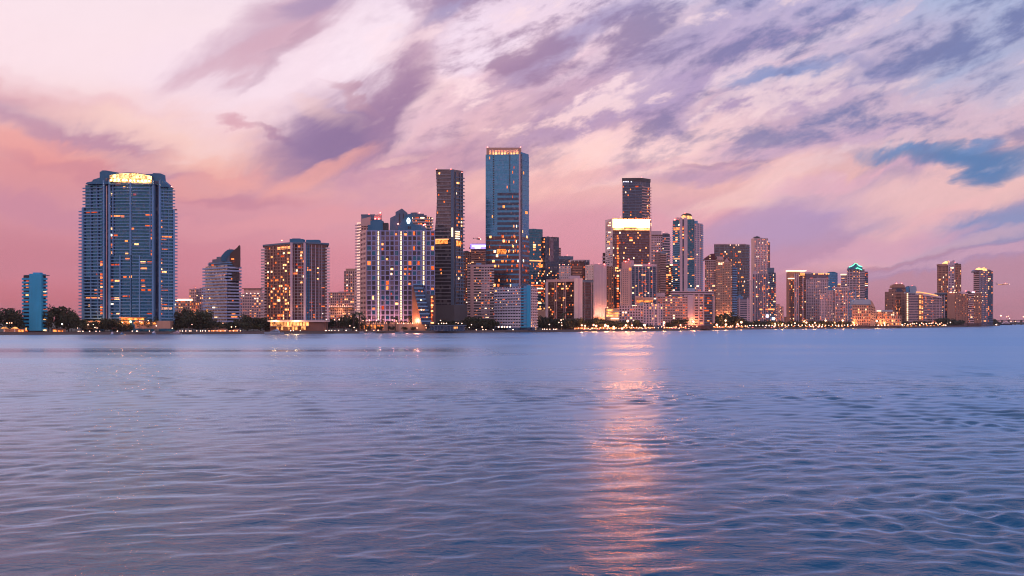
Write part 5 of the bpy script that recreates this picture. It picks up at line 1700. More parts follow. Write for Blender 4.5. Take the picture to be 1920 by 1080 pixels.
b.poly('roof_glow', 'crown_amber', [(1829, 505.8), (1831, 503.2), (1836, 501.6), (1841, 503), (1846, 501), (1850, 504), (1851, 507.6), (1844, 508), (1842, 506)], -.6, 1.6)
f1.lit(6, 25, 509, 604, .16, 106, wf=.5, proud=.7); f2.lit(3, 25, 509, 604, .22, 107, wf=.5, proud=.8); f0.lit(4, 25, 512, 604, .05, 108, wf=.5)

HAZE = 2.8e-5
# ------------------------------------------------------------------ trees and palms
def foliage_mat(name, c):
    m, t = mat_new(name)
    P = t.n('ShaderNodeNewGeometry').outputs['Position']
    n = t.noise(P, 0.25, 3.0, 0.6)
    oi = t.n('ShaderNodeObjectInfo').outputs['Random']
    k = t.m('ADD', t.m('ADD', 0.45, n), t.m('MULTIPLY', t.m('SUBTRACT', oi, 0.5), 0.5))
    b_ = principled(t, Base_Color=t.scale(c, k), Roughness=0.7)
    MATS[name] = m


foliage_mat('leaf_green', (0.045, 0.062, 0.028))
foliage_mat('palm_green', (0.05, 0.07, 0.03))
concrete('bark', (0.07, 0.05, 0.04))


def crown_mesh(seed, n=850, lobes=9):
    """leaf clumps spread through uneven lobes; unit crown about 1 wide and 0.8 high, foot at z = 0"""
    g = random.Random(seed)
    L = [(0, 0, .42, .34)]
    for i in range(lobes):
        a = g.random() * 6.28
        rr_ = .18 + .2 * g.random()
        L.append((math.cos(a) * rr_, math.sin(a) * rr_, .25 + .42 * g.random(), .13 + .12 * g.random()))
    v, f = [], []
    for k in range(n):
        cx, cy, cz, cr = L[k % len(L)] if k % 3 else g.choice(L)
        d = Vector((g.gauss(0, 1), g.gauss(0, 1), g.gauss(0, 1))).normalized()
        p = Vector((cx, cy, cz)) + d * cr * (0.55 + 0.5 * g.random() ** .5)
        if p.z < 0.02:
            continue
        s = .024 + .03 * g.random()
        q = Vector((g.gauss(0, 1), g.gauss(0, 1), g.gauss(0, 1))).normalized()
        u = d.cross(q).normalized() * s
        w_ = (d * .5 + q * .6).normalized().cross(u).normalized() * s * (.6 + .6 * g.random())
        i = len(v)
        v += [tuple(p - u), tuple(p - w_ * .7), tuple(p + u), tuple(p + w_)]
        f.append((i, i + 1, i + 2, i + 3))
    me = bpy.data.meshes.new('crown')
    me.from_pydata(v, [], f)
    me.materials.append(MATS['leaf_green'])
    return me


def trunk_mesh(seed, mat='bark', bend=0.1, limbs=4):
    g = random.Random(seed)
    v, f = [], []

    def tube(p, q, r0, r1, n=6):
        p, q = Vector(p), Vector(q)
        d = (q - p).normalized()
        a = d.orthogonal().normalized(); b2 = d.cross(a)
        i0 = len(v)
        for c, r_ in ((p, r0), (q, r1)):
            for k in range(n):
                v.append(tuple(c + (a * math.cos(k * 6.2832 / n) + b2 * math.sin(k * 6.2832 / n)) * r_))
        for k in range(n):
            f.append((i0 + k, i0 + (k + 1) % n, i0 + n + (k + 1) % n, i0 + n + k))
    top = (bend * g.uniform(-1, 1), bend * g.uniform(-1, 1), .4)
    tube((0, 0, -.05), top, .045, .032)
    for k in range(limbs):
        a = k * 6.28 / max(1, limbs) + g.random()
        tube(top, (top[0] + .24 * math.cos(a), top[1] + .24 * math.sin(a), .62 + .1 * g.random()), .024, .008, 5)
    me = bpy.data.meshes.new('trunk')
    me.from_pydata(v, [], f)
    me.materials.append(MATS[mat])
    return me


CROWNS = [crown_mesh(s, 900 + 60 * s, 7 + s % 4) for s in range(7)]
TRUNKS = [trunk_mesh(s) for s in range(3)]


def palm_meshes(seed):
    g = random.Random(seed)
    v, f = [], []
    for k in range(17):
        a = k * 2.4 + g.random() * .4
        el = g.uniform(-.35, 1.0)
        d = Vector((math.cos(a), math.sin(a), 0))
        side = Vector((-math.sin(a), math.cos(a), 0))
        ln = g.uniform(.85, 1.15)
        prev = None
        for j in range(6):
            t_ = j / 5
            p = d * (ln * t_ * math.cos(el * .6)) + Vector((0, 0, math.sin(el) * ln * t_ - .75 * t_ * t_ * ln))
            wd = .13 * math.sin(math.pi * min(1, .15 + t_ * .9)) + .01
            i = len(v)
            v += [tuple(p - side * wd - Vector((0, 0, wd * .7))), tuple(p), tuple(p + side * wd - Vector((0, 0, wd * .7)))]
            if prev is not None:
                f += [(prev, prev + 1, i + 1, i), (prev + 1, prev + 2, i + 2, i + 1)]
            prev = i
    me = bpy.data.meshes.new('fronds')
    me.from_pydata(v, [], f)
    me.materials.append(MATS['palm_green'])
    return me


PALMS = [palm_meshes(s) for s in range(3)]
ptr = bpy.data.meshes.new('palm_trunk')
ptr.from_pydata([(math.cos(k * 1.0472) * r_ + .25 * (z ** 2) * .2, math.sin(k * 1.0472) * r_, z) for z, r_ in ((0, .05), (.5, .035), (1, .03)) for k in range(6)], [],
                [(a + k, a + (k + 1) % 6, a + 6 + (k + 1) % 6, a + 6 + k) for a in (0, 6) for k in range(6)])
ptr.materials.append(MATS['bark'])
trng = random.Random(99)


ORD = []


def later(root, px, label, group):
    """things of a row get their place in the row once all of it stands"""
    ORD.append((root, px, label, group))


def ordinal(n):
    ones = ['', 'first', 'second', 'third', 'fourth', 'fifth', 'sixth', 'seventh', 'eighth', 'ninth', 'tenth', 'eleventh', 'twelfth',
            'thirteenth', 'fourteenth', 'fifteenth', 'sixteenth', 'seventeenth', 'eighteenth', 'nineteenth']
    tens = {2: ('twentieth', 'twenty'), 3: ('thirtieth', 'thirty'), 4: ('fortieth', 'forty'), 5: ('fiftieth', 'fifty'), 6: ('sixtieth', 'sixty')}
    if n < 20:
        return ones[n]
    a, c = divmod(n, 10)
    return tens[a][0] if c == 0 else tens[a][1] + '-' + ones[c]


def tree(px, top, wid, Y, label, group):
    k = Y / FPX
    H = wz(top, Y) - GZ
    root = bpy.data.objects.new('broadleaf_tree', None)
    link(root, None, (wx(px, Y), Y, GZ))
    tag(root, label, 'tree', group)
    later(root, px, label, group)
    i = trng.randrange(7)
    W_ = wid * k * 1.08
    tr = link(bpy.data.objects.new('trunk', TRUNKS[i % 3]), root)
    cr = link(bpy.data.objects.new('crown', CROWNS[i]), root, (0, 0, H * .06))
    tr.scale = (H * .5, H * .5, H * 1.05)
    cr.scale = (W_, W_ * (.7 + .4 * trng.random()), H * 1.14)
    cr.rotation_euler = (0, 0, trng.random() * 6.28)


def palm(px, top, Y, label, group):
    H = wz(top, Y) - GZ
    root = bpy.data.objects.new('palm_tree', None)
    link(root, None, (wx(px, Y), Y, GZ))
    tag(root, label, 'palm tree', group)
    later(root, px, label, group)
    s = max(3.4, H * .28)
    tr = link(bpy.data.objects.new('trunk', ptr), root)
    tr.scale = (H, H, H - s * .25)
    fr = link(bpy.data.objects.new('fronds', PALMS[trng.randrange(3)]), root, (.05 * H, 0, H - s * .35))
    fr.scale = (s, s, s)
    fr.rotation_euler = (0, 0, trng.random() * 6.28)


def grove(pxs, off, label, group):
    for (px, top, wid) in pxs:
        tree(px, top, wid, shore_y(px) + off + trng.uniform(0, 22), label, group)


def row(x0, x1, step, top, var, wid, off, label, group):
    px = x0
    while px <= x1:
        tree(px, top + trng.uniform(-var, var), wid * trng.uniform(.8, 1.3), shore_y(px) + off + trng.uniform(0, 20), label, group)
        px += step * trng.uniform(.7, 1.3)


G = 'trees along the shore'
grove([(-14, 580, 60), (14, 577, 46), (34, 580, 36), (26, 586, 40), (-40, 578, 60)], 40, 'dark tree in the clump left of the slim cyan block', 'trees left of the cyan block')
tree(108, 571, 60, 1010, 'tall round dark tree just right of the slim cyan block', None)
grove([(128, 579, 36), (90, 582, 30), (142, 592, 26), (118, 590, 40), (96, 600, 34), (134, 600, 36)], 34, 'dark tree between the cyan block and the big crowned tower', 'trees right of the cyan block')
grove([(152, 597, 26), (166, 602, 28), (182, 602, 30), (196, 597, 30), (210, 596, 34), (222, 601, 28), (236, 608, 26), (250, 607, 26), (268, 599, 30), (282, 594, 34), (298, 592, 34), (312, 592, 30)],
      30, 'dark tree in front of the foot of the big crowned tower', 'trees below the crowned tower')
grove([(330, 588, 34), (346, 582, 42), (360, 579, 48), (374, 582, 42), (386, 587, 34), (338, 597, 40), (356, 598, 44), (378, 600, 40)], 34,
      'dense dark tree in the broad mass left of the terraced building', 'trees left of the terraced building')
grove([(398, 598, 26), (412, 602, 28), (426, 604, 28), (440, 601, 30), (452, 594, 30), (464, 590, 30), (476, 594, 30), (488, 594, 34), (500, 597, 28), (510, 602, 22), (484, 604, 40), (462, 605, 40)], 30,
      'dark tree between the terraced building and the brown tower', 'trees before the terraced building')
grove([(578, 604, 22), (590, 604, 26), (604, 602, 28), (616, 600, 28), (630, 597, 30), (644, 594, 30), (656, 592, 30), (666, 595, 24), (678, 603, 22)], 34,
      'dark tree between the brown tower and the grid hotel', 'trees right of the brown tower')
for px, top in ((662, 586), (673, 584), (681, 594), (694, 600), (706, 599), (716, 598), (728, 601), (741, 594), (752, 600), (766, 591), (769, 597), (790, 606)):
    palm(px, top, shore_y(px) + 24 + trng.uniform(0, 12), 'palm tree on the terrace at the foot of the grid hotel', 'palms before the grid hotel')
grove([(690, 610, 16), (712, 611, 16), (734, 611, 16), (758, 612, 16), (776, 612, 14)], 14, 'low clipped tree on the grid hotel waterfront', 'low trees before the grid hotel')
grove([(820, 603, 22), (832, 598, 24), (846, 600, 24), (860, 601, 22), (872, 598, 24), (826, 610, 24), (856, 611, 24)], 20, 'dark tree before the podium of the dark curved tower', 'trees before the curved tower')
grove([(882, 594, 26), (892, 592, 24), (904, 597, 22), (916, 598, 24), (926, 600, 20), (894, 605, 30), (912, 607, 26)], 24, 'dark tree below the white balconied mid rise', 'trees below the white mid rise')
grove([(1010, 598, 20), (1018, 594, 22), (1028, 593, 24), (1038, 596, 22), (1048, 597, 22), (1060, 597, 24), (1072, 597, 22), (1084, 596, 24), (1096, 600, 22), (1024, 604, 30), (1054, 605, 30), (1082, 606, 30)], 26,
      'brownish tree before the brown windowed slab', 'trees before the brown slab')
palm(1057, 584, 1280, 'tall palm standing up against the brown windowed slab', None)
grove([(1108, 596, 26), (1120, 594, 30), (1132, 597, 26), (1146, 600, 26), (1158, 601, 26), (1172, 601, 26), (1186, 599, 26), (1196, 603, 22), (1126, 604, 34), (1160, 607, 34)], 22,
      'tree below the floodlit lavender wall and restaurant', 'trees below the floodlit wall')
grove([(1216, 608, 16), (1236, 607, 16), (1256, 603, 22), (1270, 596, 26), (1282, 594, 24), (1294, 596, 24), (1306, 590, 28), (1318, 592, 26), (1330, 597, 22)], 24, 'tree before the long low beige slab', 'trees before the beige slab')
palm(1303, 583, 1440, 'tall shaggy palm rising before the long low beige slab', None)
palm(1310, 587, 1438, 'shorter palm beside the tall shaggy palm before the beige slab', None)
grove([(1342, 596, 22), (1352, 590, 26), (1364, 588, 26), (1376, 592, 24), (1388, 594, 22), (1398, 600, 18), (1346, 602, 24), (1372, 602, 26)], 26, 'tree below the tan tower with red roofs', 'trees below the tan tower')
for px in (1349, 1360, 1371):
    palm(px, 584 + (px % 3) * 2, shore_y(px) + 40, 'palm top showing above the trees below the tan tower', 'palms below the tan tower')
row(1406, 1470, 8, 602, 2, 16, 24, 'low tree before the ribbed violet tower', 'trees before the ribbed tower')
row(1474, 1600, 7, 602.5, 2.4, 15, 24, 'low tree in the row before the right hand tower group', 'trees before the right group')
row(1604, 1690, 9, 604, 1.6, 12, 18, 'small dark tree before the orange lit low buildings', 'trees before the lit malls')
palm(1658, 600, 1880, 'dark palm silhouetted against the brilliantly lit base', None)
row(1690, 1762, 7, 603, 2, 15, 30, 'dark tree before the white slab with glowing stairwells', 'trees before the white slab')
row(1764, 1868, 5, 597, 3, 17, 40, 'dark tree in the clump on the far right point', 'trees on the far point')
row(1768, 1874, 6, 602, 2, 14, 14, 'dark tree in the clump on the far right point', 'trees on the far point')
grove([(1866, 600, 12), (1872, 603, 9)], 20, 'dark tree in the clump on the far right point', 'trees on the far point')


# far low wood on the horizon, left and right, reads as one mass
def wood(name, px0, px1, Y, top, label):
    g = random.Random(int(px0) + 5)
    v, f = [], []
    x0, x1 = wx(px0, Y), wx(px1, Y)
    n = int((x1 - x0) / 2.2)
    for i in range(n):
        hh = (wz(top, Y) - 1.0) * (.55 + .45 * math.sin(i * .021) ** 2)
        p = Vector((g.uniform(x0, x1), Y + g.uniform(0, 60), 1 + hh * g.random() ** .7))
        s = 2.6 + 2.2 * g.random()
        u = Vector((g.gauss(0, 1), g.gauss(0, 1), g.gauss(0, 1))).normalized() * s
        w_ = u.cross(Vector((g.gauss(0, 1), g.gauss(0, 1), g.gauss(0, 1)))).normalized() * s
        k = len(v)
        v += [tuple(p - u), tuple(p - w_), tuple(p + u), tuple(p + w_)]
        f.append((k, k + 1, k + 2, k + 3))
    o = mesh_obj(name, v, f, 'leaf_green')
    tag(o, label, 'wood', None, 'stuff')


wood('distant_wood', 1868, 2500, 4320, 602.6, 'low dark tree line on the far shore beyond the bridge')
wood('distant_wood', -900, 30, 1500, 588, 'low dark wood behind the left edge of the shore')


# ------------------------------------------------------------------ lamps along the waterfront
pole_me = bpy.data.meshes.new('lamp_pole')
pole_me.from_pydata([(math.cos(k * 1.0472) * r_, math.sin(k * 1.0472) * r_, z) for z, r_ in ((0, .16), (1, .08)) for k in range(6)], [],
                    [(k, (k + 1) % 6, 6 + (k + 1) % 6, 6 + k) for k in range(6)] + [tuple(range(6, 12))])
pole_me.materials.append(MATS['dark_metal'])


def lamp(px, py, Y, r, mat, label, group, glow=0):
    h = max(.8, wz(py, Y) - GZ)
    root = bpy.data.objects.new('street_lamp', None)
    link(root, None, (wx(px, Y), Y, GZ))
    tag(root, label, 'street lamp', group)
    later(root, px, label, group)
    p = link(bpy.data.objects.new('pole', pole_me), root)
    p.scale = (1, 1, h)
    g = link(bpy.data.objects.new('globe', ball(mat)), root, (0, 0, h))
    g.scale = (r, r, r)
    if glow:
        L = bpy.data.lights.new('lamp_light', 'POINT')
        L.energy = glow
        L.color = (1.0, 0.30, 0.09)
        L.shadow_soft_size = r
        link(bpy.data.objects.new('lamp_light', L), root, (0, -r - .3, h))


lr = random.Random(17)


def lamps(lst, off, r, mat, label, group, glow=0):
    for px, py in lst:
        Y = shore_y(px) + off + lr.uniform(0, 6)
        lamp(px, py, Y, r * Y / 1200 * lr.uniform(.8, 1.25), mat, label, group, glow)


lamps([(13, 606), (18, 605.4), (22, 605.5)], 14, .55, 'warm_lamp', 'lamp above the small pavilion by the left edge', 'lamps by the left pavilion')
lamps([(116.5, 607.5)], 12, .95, 'white_lamp', 'single bright lamp among the trees right of the cyan block', None)
lamps([(145, 615), (146.5, 621.5), (150, 621), (155.5, 622), (168, 622.5), (180, 622), (187, 622), (165, 609), (175, 608.5), (178, 614), (182, 615), (220, 621.5), (248, 621.6), (256, 621.5), (258, 621.6), (230, 605), (244, 604), (262, 603), (266, 604)],
      5, .42, 'white_lamp', 'small quay lamp below the big crowned tower', 'quay lamps below the crowned tower')
lamps([(280, 622), (323, 615.5), (337.5, 621.4), (342, 621.4), (348.5, 621.4), (355, 621.4), (358, 621.4), (369, 621.4), (376, 621.4), (380, 621.4), (385, 621.4), (360, 608.5), (293, 611), (278, 601)],
      4, .45, 'white_lamp', 'small quay lamp below the broad mass of trees', 'quay lamps left of the terraced building')
lamps([(392, 622.6), (400, 622.6), (407, 622.6), (414, 622.6), (422, 622.6), (431, 622.6), (438, 622.6), (445, 622.6), (451, 622.4), (434, 613), (442, 612.6), (418, 606)],
      4, .5, 'warm_lamp', 'orange quay lamp below the terraced building', 'quay lamps below the terraced building')
lamps([(545, 621.4), (550, 621.4), (563, 621.4), (568, 621.4), (576, 621.3), (585, 621.3), (591, 621.3), (601, 621.2), (606, 621.2), (611, 621.2), (617, 621.2), (622, 621.2), (628, 621.2), (635, 621.2), (649, 621.2), (668, 620.5),
       (585, 615.6), (591, 615.6), (600, 615.4), (656, 611), (664, 614), (605, 588), (612, 599), (627, 599.5), (636, 599.6)], 4, .48, 'white_lamp', 'quay lamp between the brown tower and the grid hotel', 'quay lamps before the brown tower')
lamps([(681, 601), (688, 600.6), (693, 600.6), (687, 621), (701, 621), (709, 621), (736, 600.2), (706, 601), (746, 606.5), (757, 606.5), (765, 606.5), (774, 606), (782, 615), (795, 614.6), (799, 614.8), (798, 610)],
      8, .5, 'warm_lamp', 'terrace lamp at the foot of the grid hotel', 'lamps before the grid hotel')
lamps([(822, 607), (826, 600.8), (828, 606), (832, 606.4), (837, 606.4), (855, 604.8), (859, 605.8), (866, 606.4), (884, 608.8), (893, 618.5), (905.5, 618), (911, 618), (925, 618.4), (904, 613), (880, 614)],
      5, .5, 'white_lamp', 'lamp at the water below the dark curved tower', 'lamps before the curved tower')
lamps([(1017.5, 617.2), (1021, 617.2), (1025.5, 617.3), (1031, 617.3), (1038, 617.3), (1041, 617.6), (1030, 608.4), (1048, 604.6), (1052, 600), (1053, 604.8), (1053.5, 610), (962, 618), (1044, 617)],
      4, .5, 'white_lamp', 'white quay lamp right of the cyan end wall', 'quay lamps right of the cyan wall')
big = [(1091, 610), (1097, 610.8), (1113, 609.5), (1118, 611), (1135, 610.5), (1140, 612), (1150.5, 613), (1150.8, 616), (1166.5, 616.4), (1173.5, 610.2), (1185, 610), (1177, 602), (1208.5, 609.6), (1244, 609.8), (1245, 605), (1241, 602), (1276, 609.4),
       (1304, 609), (1325.5, 609), (1336, 601), (1344, 609), (1361, 608.6), (1360.5, 601), (1390, 604.2), (1383, 608), (1300, 603)]
lamps(big, 8, 1.15, 'warm_lamp', 'big glowing promenade lamp on the central waterfront', 'promenade lamps', 13000)
small = []
px = 1078.0
while px < 1405:
    small.append((px, 616.2 - (px - 1078) * .0135 + lr.uniform(-1.5, .8)))
    px += lr.uniform(3.5, 7.5)
lamps(small, 4, .46, 'warm_lamp', 'small warm light strung along the central quay', 'small lights on the central quay')
small = []
px = 1406.0
while px < 1700:
    small.append((px, 610.0 - (px - 1406) * .003 + lr.uniform(-.5, .5)))
    px += 6.2 + lr.uniform(-.8, .8)
lamps(small, 10, .52, 'white_lamp', 'small white light in the even string along the right quay', 'string of lights on the right quay')
lamps([(1453, 607), (1467.5, 607.2), (1466, 609.4), (1490.5, 606), (1508, 602.5), (1512, 604.8), (1528, 605.2), (1548, 601), (1565, 605), (1580, 601), (1600, 605), (1621, 601.2), (1634, 605.6), (1644, 602), (1658, 606), (1452, 612), (1520, 612.6), (1525, 612.6), (1535, 612.8), (1541, 612.6), (1572, 611.6)],
      16, .85, 'warm_lamp', 'large pink white lamp before the right hand tower group', 'large lamps before the right group', 13000)
small = []
px = 1692.0
while px < 1772:
    small.append((px, 607.6 + lr.uniform(-2.2, 2.0)))
    px += lr.uniform(3, 6)
lamps(small, 8, .62, 'warm_lamp', 'warm cafe light before the white slab with glowing stairwells', 'lights before the white slab')
lamps([(1773, 610), (1777, 606), (1782, 604.6), (1811, 609), (1819, 609), (1825, 609), (1819, 597), (1829, 602.8), (1827, 598), (1832, 596.4), (1842, 599.6), (1846, 596), (1852, 597.6), (1852.6, 604.6), (1812, 594), (1868, 608.3)],
      12, .7, 'white_lamp', 'white lamp among the trees on the far right point', 'lamps on the far point')

# ------------------------------------------------------------------ cars on the bay road
CARM = {}


def car_parts(paint):
    if paint not in CARM:
        def me(nm, vf, mt):
            m_ = bpy.data.meshes.new(nm)
            m_.from_pydata(vf[0], [], vf[1])
            m_.materials.append(MATS[mt])
            return m_
        pr = [(-2.2, .35), (2.25, .35), (2.3, .7), (2.1, .9), (1.0, 1.0), (.5, 1.45), (-1.2, 1.48), (-1.9, 1.0), (-2.25, .95)]
        n_ = len(pr)
        vv = [(x, -.88, z) for x, z in pr] + [(x, .88, z) for x, z in pr]
        ff = [tuple(range(n_)), tuple(reversed(range(n_, 2 * n_)))] + [(i, i + n_, (i + 1) % n_ + n_, (i + 1) % n_) for i in range(n_)]
        wv = [(math.cos(k * .7854) * .34, y_, math.sin(k * .7854) * .34) for y_ in (-.12, .12) for k in range(8)]
        wf = [tuple(range(8)), tuple(reversed(range(8, 16)))] + [(k, k + 8, (k + 1) % 8 + 8, (k + 1) % 8) for k in range(8)]
        CARM[paint] = (me('body', (vv, ff), paint), me('wheel', (wv, wf), 'dark_metal'),
                       me('window', ([(.85, -.9, 1.02), (.45, -.9, 1.38), (-1.1, -.9, 1.4), (-1.6, -.9, 1.02), (.85, .9, 1.02), (.45, .9, 1.38), (-1.1, .9, 1.4), (-1.6, .9, 1.02)],
                                     [(0, 1, 2, 3), (7, 6, 5, 4), (0, 4, 5, 1), (2, 6, 7, 3), (1, 5, 6, 2), (3, 7, 4, 0)]), 'navy_glass'))
    return CARM[paint]


cr_ = random.Random(31)
CARS = [(1098, 1), (1109, -1), (1126, 1), (1141, 1), (1199, -1), (1206, -1), (1213, 1), (1221, -1), (1262, 1), (1268, 1), (1275, -1), (1287, 1), (1293, -1), (1309, 1), (1330, -1), (1352, 1), (1369, 1), (1404, -1), (1412, 1), (1436, -1), (1448, 1), (1474, -1), (1519, 1), (1537, 1)]
for px, way in CARS:
    Y = shore_y(px) + 7 + cr_.uniform(0, 3)
    root = bpy.data.objects.new('passing_car', None)
    link(root, None, (wx(px, Y), Y, GZ + .01))
    i0 = [k for k in range(len(SHORE) - 1) if SHORE[k][0] <= px][-1]
    (pa, ya), (pb, yb) = SHORE[i0], SHORE[i0 + 1]
    th = math.atan2(yb - ya, wx(pb, yb) - wx(pa, ya))
    root.rotation_euler = (0, 0, th + (0 if way > 0 else math.pi))
    pt_ = cr_.choice(('white_paint', 'grey_concrete', 'dark_metal', 'red_roof', 'slate_paint'))
    nmc = {'white_paint': 'white', 'grey_concrete': 'silver grey', 'dark_metal': 'black', 'red_roof': 'dark red', 'slate_paint': 'blue grey'}[pt_]
    tag(root, nmc + ' car with lights on driving the bay road', 'car', 'cars on the bay road')
    later(root, px, nmc + ' car with lights on driving the bay road', 'cars on the bay road')
    bo, wh, wi = car_parts(pt_)
    link(bpy.data.objects.new('body', bo), root)
    link(bpy.data.objects.new('window', wi), root)
    for x_ in (-1.4, 1.4):
        for y_ in (-.8, .8):
            link(bpy.data.objects.new('wheel', wh), root, (x_, y_, .34))
    for y_ in (-.6, .6):
        o = link(bpy.data.objects.new('headlight', ball('white_lamp')), root, (2.3, y_, .72)); o.scale = (.3, .3, .24)
        o = link(bpy.data.objects.new('tail_light', ball('red_lamp')), root, (-2.25, y_, .82)); o.scale = (.24, .3, .22)

# ------------------------------------------------------------------ market stalls with lit fronts along the promenade
sr = random.Random(44)
spots = []
px = 1082.0
while px < 1404:
    spots.append(px)
    px += sr.uniform(6.5, 11.5)
px = 1476.0
while px < 1600:
    spots.append(px)
    px += sr.uniform(8, 14)
px = 1694.0
while px < 1768:
    spots.append(px)
    px += sr.uniform(6, 9)
for px in spots:
    Y = shore_y(px) + 17 + sr.uniform(0, 4)
    root = bpy.data.objects.new('market_stall', None)
    link(root, None, (wx(px, Y), Y, GZ))
    where_ = 'on the central promenade' if px < 1450 else 'before the right hand tower group' if px < 1650 else 'before the white slab'
    tag(root, 'small amber lit market stall ' + where_, 'stall', 'market stalls ' + where_)
    later(root, px, 'small amber lit market stall ' + where_, 'market stalls ' + where_)
    ws, hs = sr.uniform(2.6, 4.4), sr.uniform(2.2, 3.2)
    for nm_, mt_, lx, ly, lz, sx_, sy_, sz_ in (
            ('counter', 'bronze_metal', 0, -1.2, .5, ws, .5, 1.0), ('back_wall', 'terracotta_stone', 0, 1.2, hs / 2, ws, .2, hs),
            ('lit_shelf', sr.choice(('amber_room', 'amber_room', 'lobby_gold', 'strip_warm')), 0, 1.0, hs * .62, ws * .9, .15, hs * .45),
            ('awning', sr.choice(('red_roof', 'terracotta_stone', 'tan_stucco')), 0, -.1, hs + .12, ws + .6, 3.0, .22),
            ('post', 'dark_metal', -ws / 2, -1.3, hs / 2, .12, .12, hs), ('post', 'dark_metal', ws / 2, -1.3, hs / 2, .12, .12, hs)):
        o = link(bpy.data.objects.new(nm_, cube(mt_)), root, (lx, ly, lz))
        o.scale = (sx_, sy_, sz_)

# ------------------------------------------------------------------ pavilion, umbrellas, pier
b = Bld('garden_pavilion', 'small open pavilion with two lit white parasol roofs at far left', 945, 16, 'pavilion')
for cx in (6.5, 26):
    b.poly('parasol_roof', 'lobby_gold', [(cx - 5.6, 616.2), (cx, 613), (cx + 5.6, 616.2), (cx, 615.6)], 0, 4)
    b.box('column', 'warm_white', cx - .8, cx + .8, 616, 623, 1, 2)
b.box('back_wall', 'terracotta_stone', 0, 40, 617, 624, 6, 8)
b.box('lit_window', 'amber_room', 29, 38, 618.6, 622.6, 5.6, 6)
b.box('lit_window', 'lobby_gold', 42.5, 44.5, 614.6, 620, 5.6, 6)
b.flood(16, 619, 2, 1500, (1, .42, .16), .5)
b = Bld('beach_kiosk', 'small red lit kiosk below the trees right of the cyan block', 960, 108, 'kiosk')
b.box('wall', 'terracotta_stone', 98, 119, 617, 624, 0, 5)
b.box('lit_window', 'amber_room', 100, 106, 618.4, 622, -.3, 0); b.box('lit_window', 'amber_room', 109, 118, 619.4, 622.4, -.3, 0)
b.box('roof_slab', 'bronze_metal', 97, 120, 616, 617, -1, 6)
b = Bld('marina_tent', 'orange lit domed marina tent on the quay before the terraced building', 1020, 415, 'tent')
for cx, wd, hh in ((400, 8, 4), (415, 11, 6.4), (433, 7, 4), (441, 6, 6)):
    b.poly('tent_roof', 'terracotta_stone', [(cx + wd * math.cos(math.pi * i / 8), 622.6 - hh * math.sin(math.pi * i / 8)) for i in range(9)], 0, 8)
    b.box('lit_opening', 'amber_room', cx - wd * .5, cx + wd * .5, 619.6, 622.6, -.4, 0)
b.flood(415, 616, -4, 1200, (1, .25, .08), .5); b.flood(437, 617, -4, 900, (1, .25, .08), .5)
b = Bld('waterside_restaurant', 'blue grey glazed waterside restaurant with warm roof lights before the curved tower', 1090, 845)
b.box('wall', 'navy_glass', 806, 872, 611, 621, 0, 8)
for px in range(808, 872, 6):
    b.box('frame_post', 'slate_paint', px, px + .8, 611, 621, -.5, 0)
b.box('roof_slab', 'slate_paint', 804, 874, 609.4, 611, -1.5, 9)
b.box('lit_window', 'lobby_gold', 850, 858, 612.6, 616, -.3, 0)
b = Bld('waterside_pier', 'dark timber pier edge before the low white balconied block', 1135, 985, 'pier')
b.box('deck', 'dark_concrete', 948, 1045, 620.4, 621.8, 0, 8)
for px in range(950, 1045, 8):
    b.box('pile', 'bark', px, px + .8, 621.9, 624, .5, 1.1)


for px, lab in ((262, 'timber dock reaching into the bay below the crowned tower'), (352, 'timber dock reaching into the bay before the broad mass of trees'),
                (620, 'timber dock reaching into the bay right of the brown tower'), (716, 'timber dock reaching into the bay below the grid hotel')):
    Y = shore_y(px) - 9
    b = Bld('boat_dock', lab, Y, px, 'dock')
    b.root.location.z = 0
    k_ = Y / FPX
    for nm_, mt_, x_, y_, z_, sx_, sy_, sz_ in [('deck', 'bark', 0, 0, 1.15, 9.0, 2.4, .25), ('walkway', 'bark', 0, 5.1, 1.15, 1.8, 7.6, .22)] + [
            ('pile', 'dark_concrete', q, r_, .6, .35, .35, 2.6 + .5 * (q % 2)) for q in (-4.3, -1.5, 1.5, 4.3) for r_ in (-1.4, 1.4)]:
        o = link(bpy.data.objects.new(nm_, cube(mt_)), b.root, (x_, y_, z_))
        o.scale = (sx_, sy_, sz_)


# ------------------------------------------------------------------ boats
def loft_hull(L, B, H, bow=0.26, sheer=0.22):
    """hull along +x (bow), foot at z = 0"""
    st = [(-.5, .86, .0), (-.3, 1.0, .0), (0, 1.0, .02), (.2, .86, .06), (.36, .56, .13), (.46, .22, .19), (.5, .02, .22)]
    v, f = [], []
    for x, wv, sh in st:
        hw = B / 2 * wv
        top = H * (1 + sh * sheer * 8)
        v += [(x * L - (bow * L * .25 if x > .3 else 0) * (1 if x > .4 else .5) * 1.0, -hw * .72, 0), (x * L, -hw, top), (x * L, hw, top),
              (x * L - (bow * L * .25 if x > .3 else 0) * (1 if x > .4 else .5) * 1.0, hw * .72, 0)]
    n = len(st)
    for i in range(n - 1):
        a, c = i * 4, i * 4 + 4
        for k in range(4):
            f.append((a + k, a + (k + 1) % 4, c + (k + 1) % 4, c + k))
    f += [(0, 3, 2, 1), (n * 4 - 4, n * 4 - 3, n * 4 - 2, n * 4 - 1)]
    return v, f


def block(x0, x1, hw, z0, z1, rake0=0.0, rake1=0.0, taper=.86):
    v = [(x0, -hw, z0), (x1, -hw, z0), (x1, hw, z0), (x0, hw, z0),
         (x0 + rake0, -hw * taper, z1), (x1 - rake1, -hw * taper, z1), (x1 - rake1, hw * taper, z1), (x0 + rake0, hw * taper, z1)]
    f = [(0, 3, 2, 1), (4, 5, 6, 7), (0, 1, 5, 4), (1, 2, 6, 5), (2, 3, 7, 6), (3, 0, 4, 7)]
    return v, f


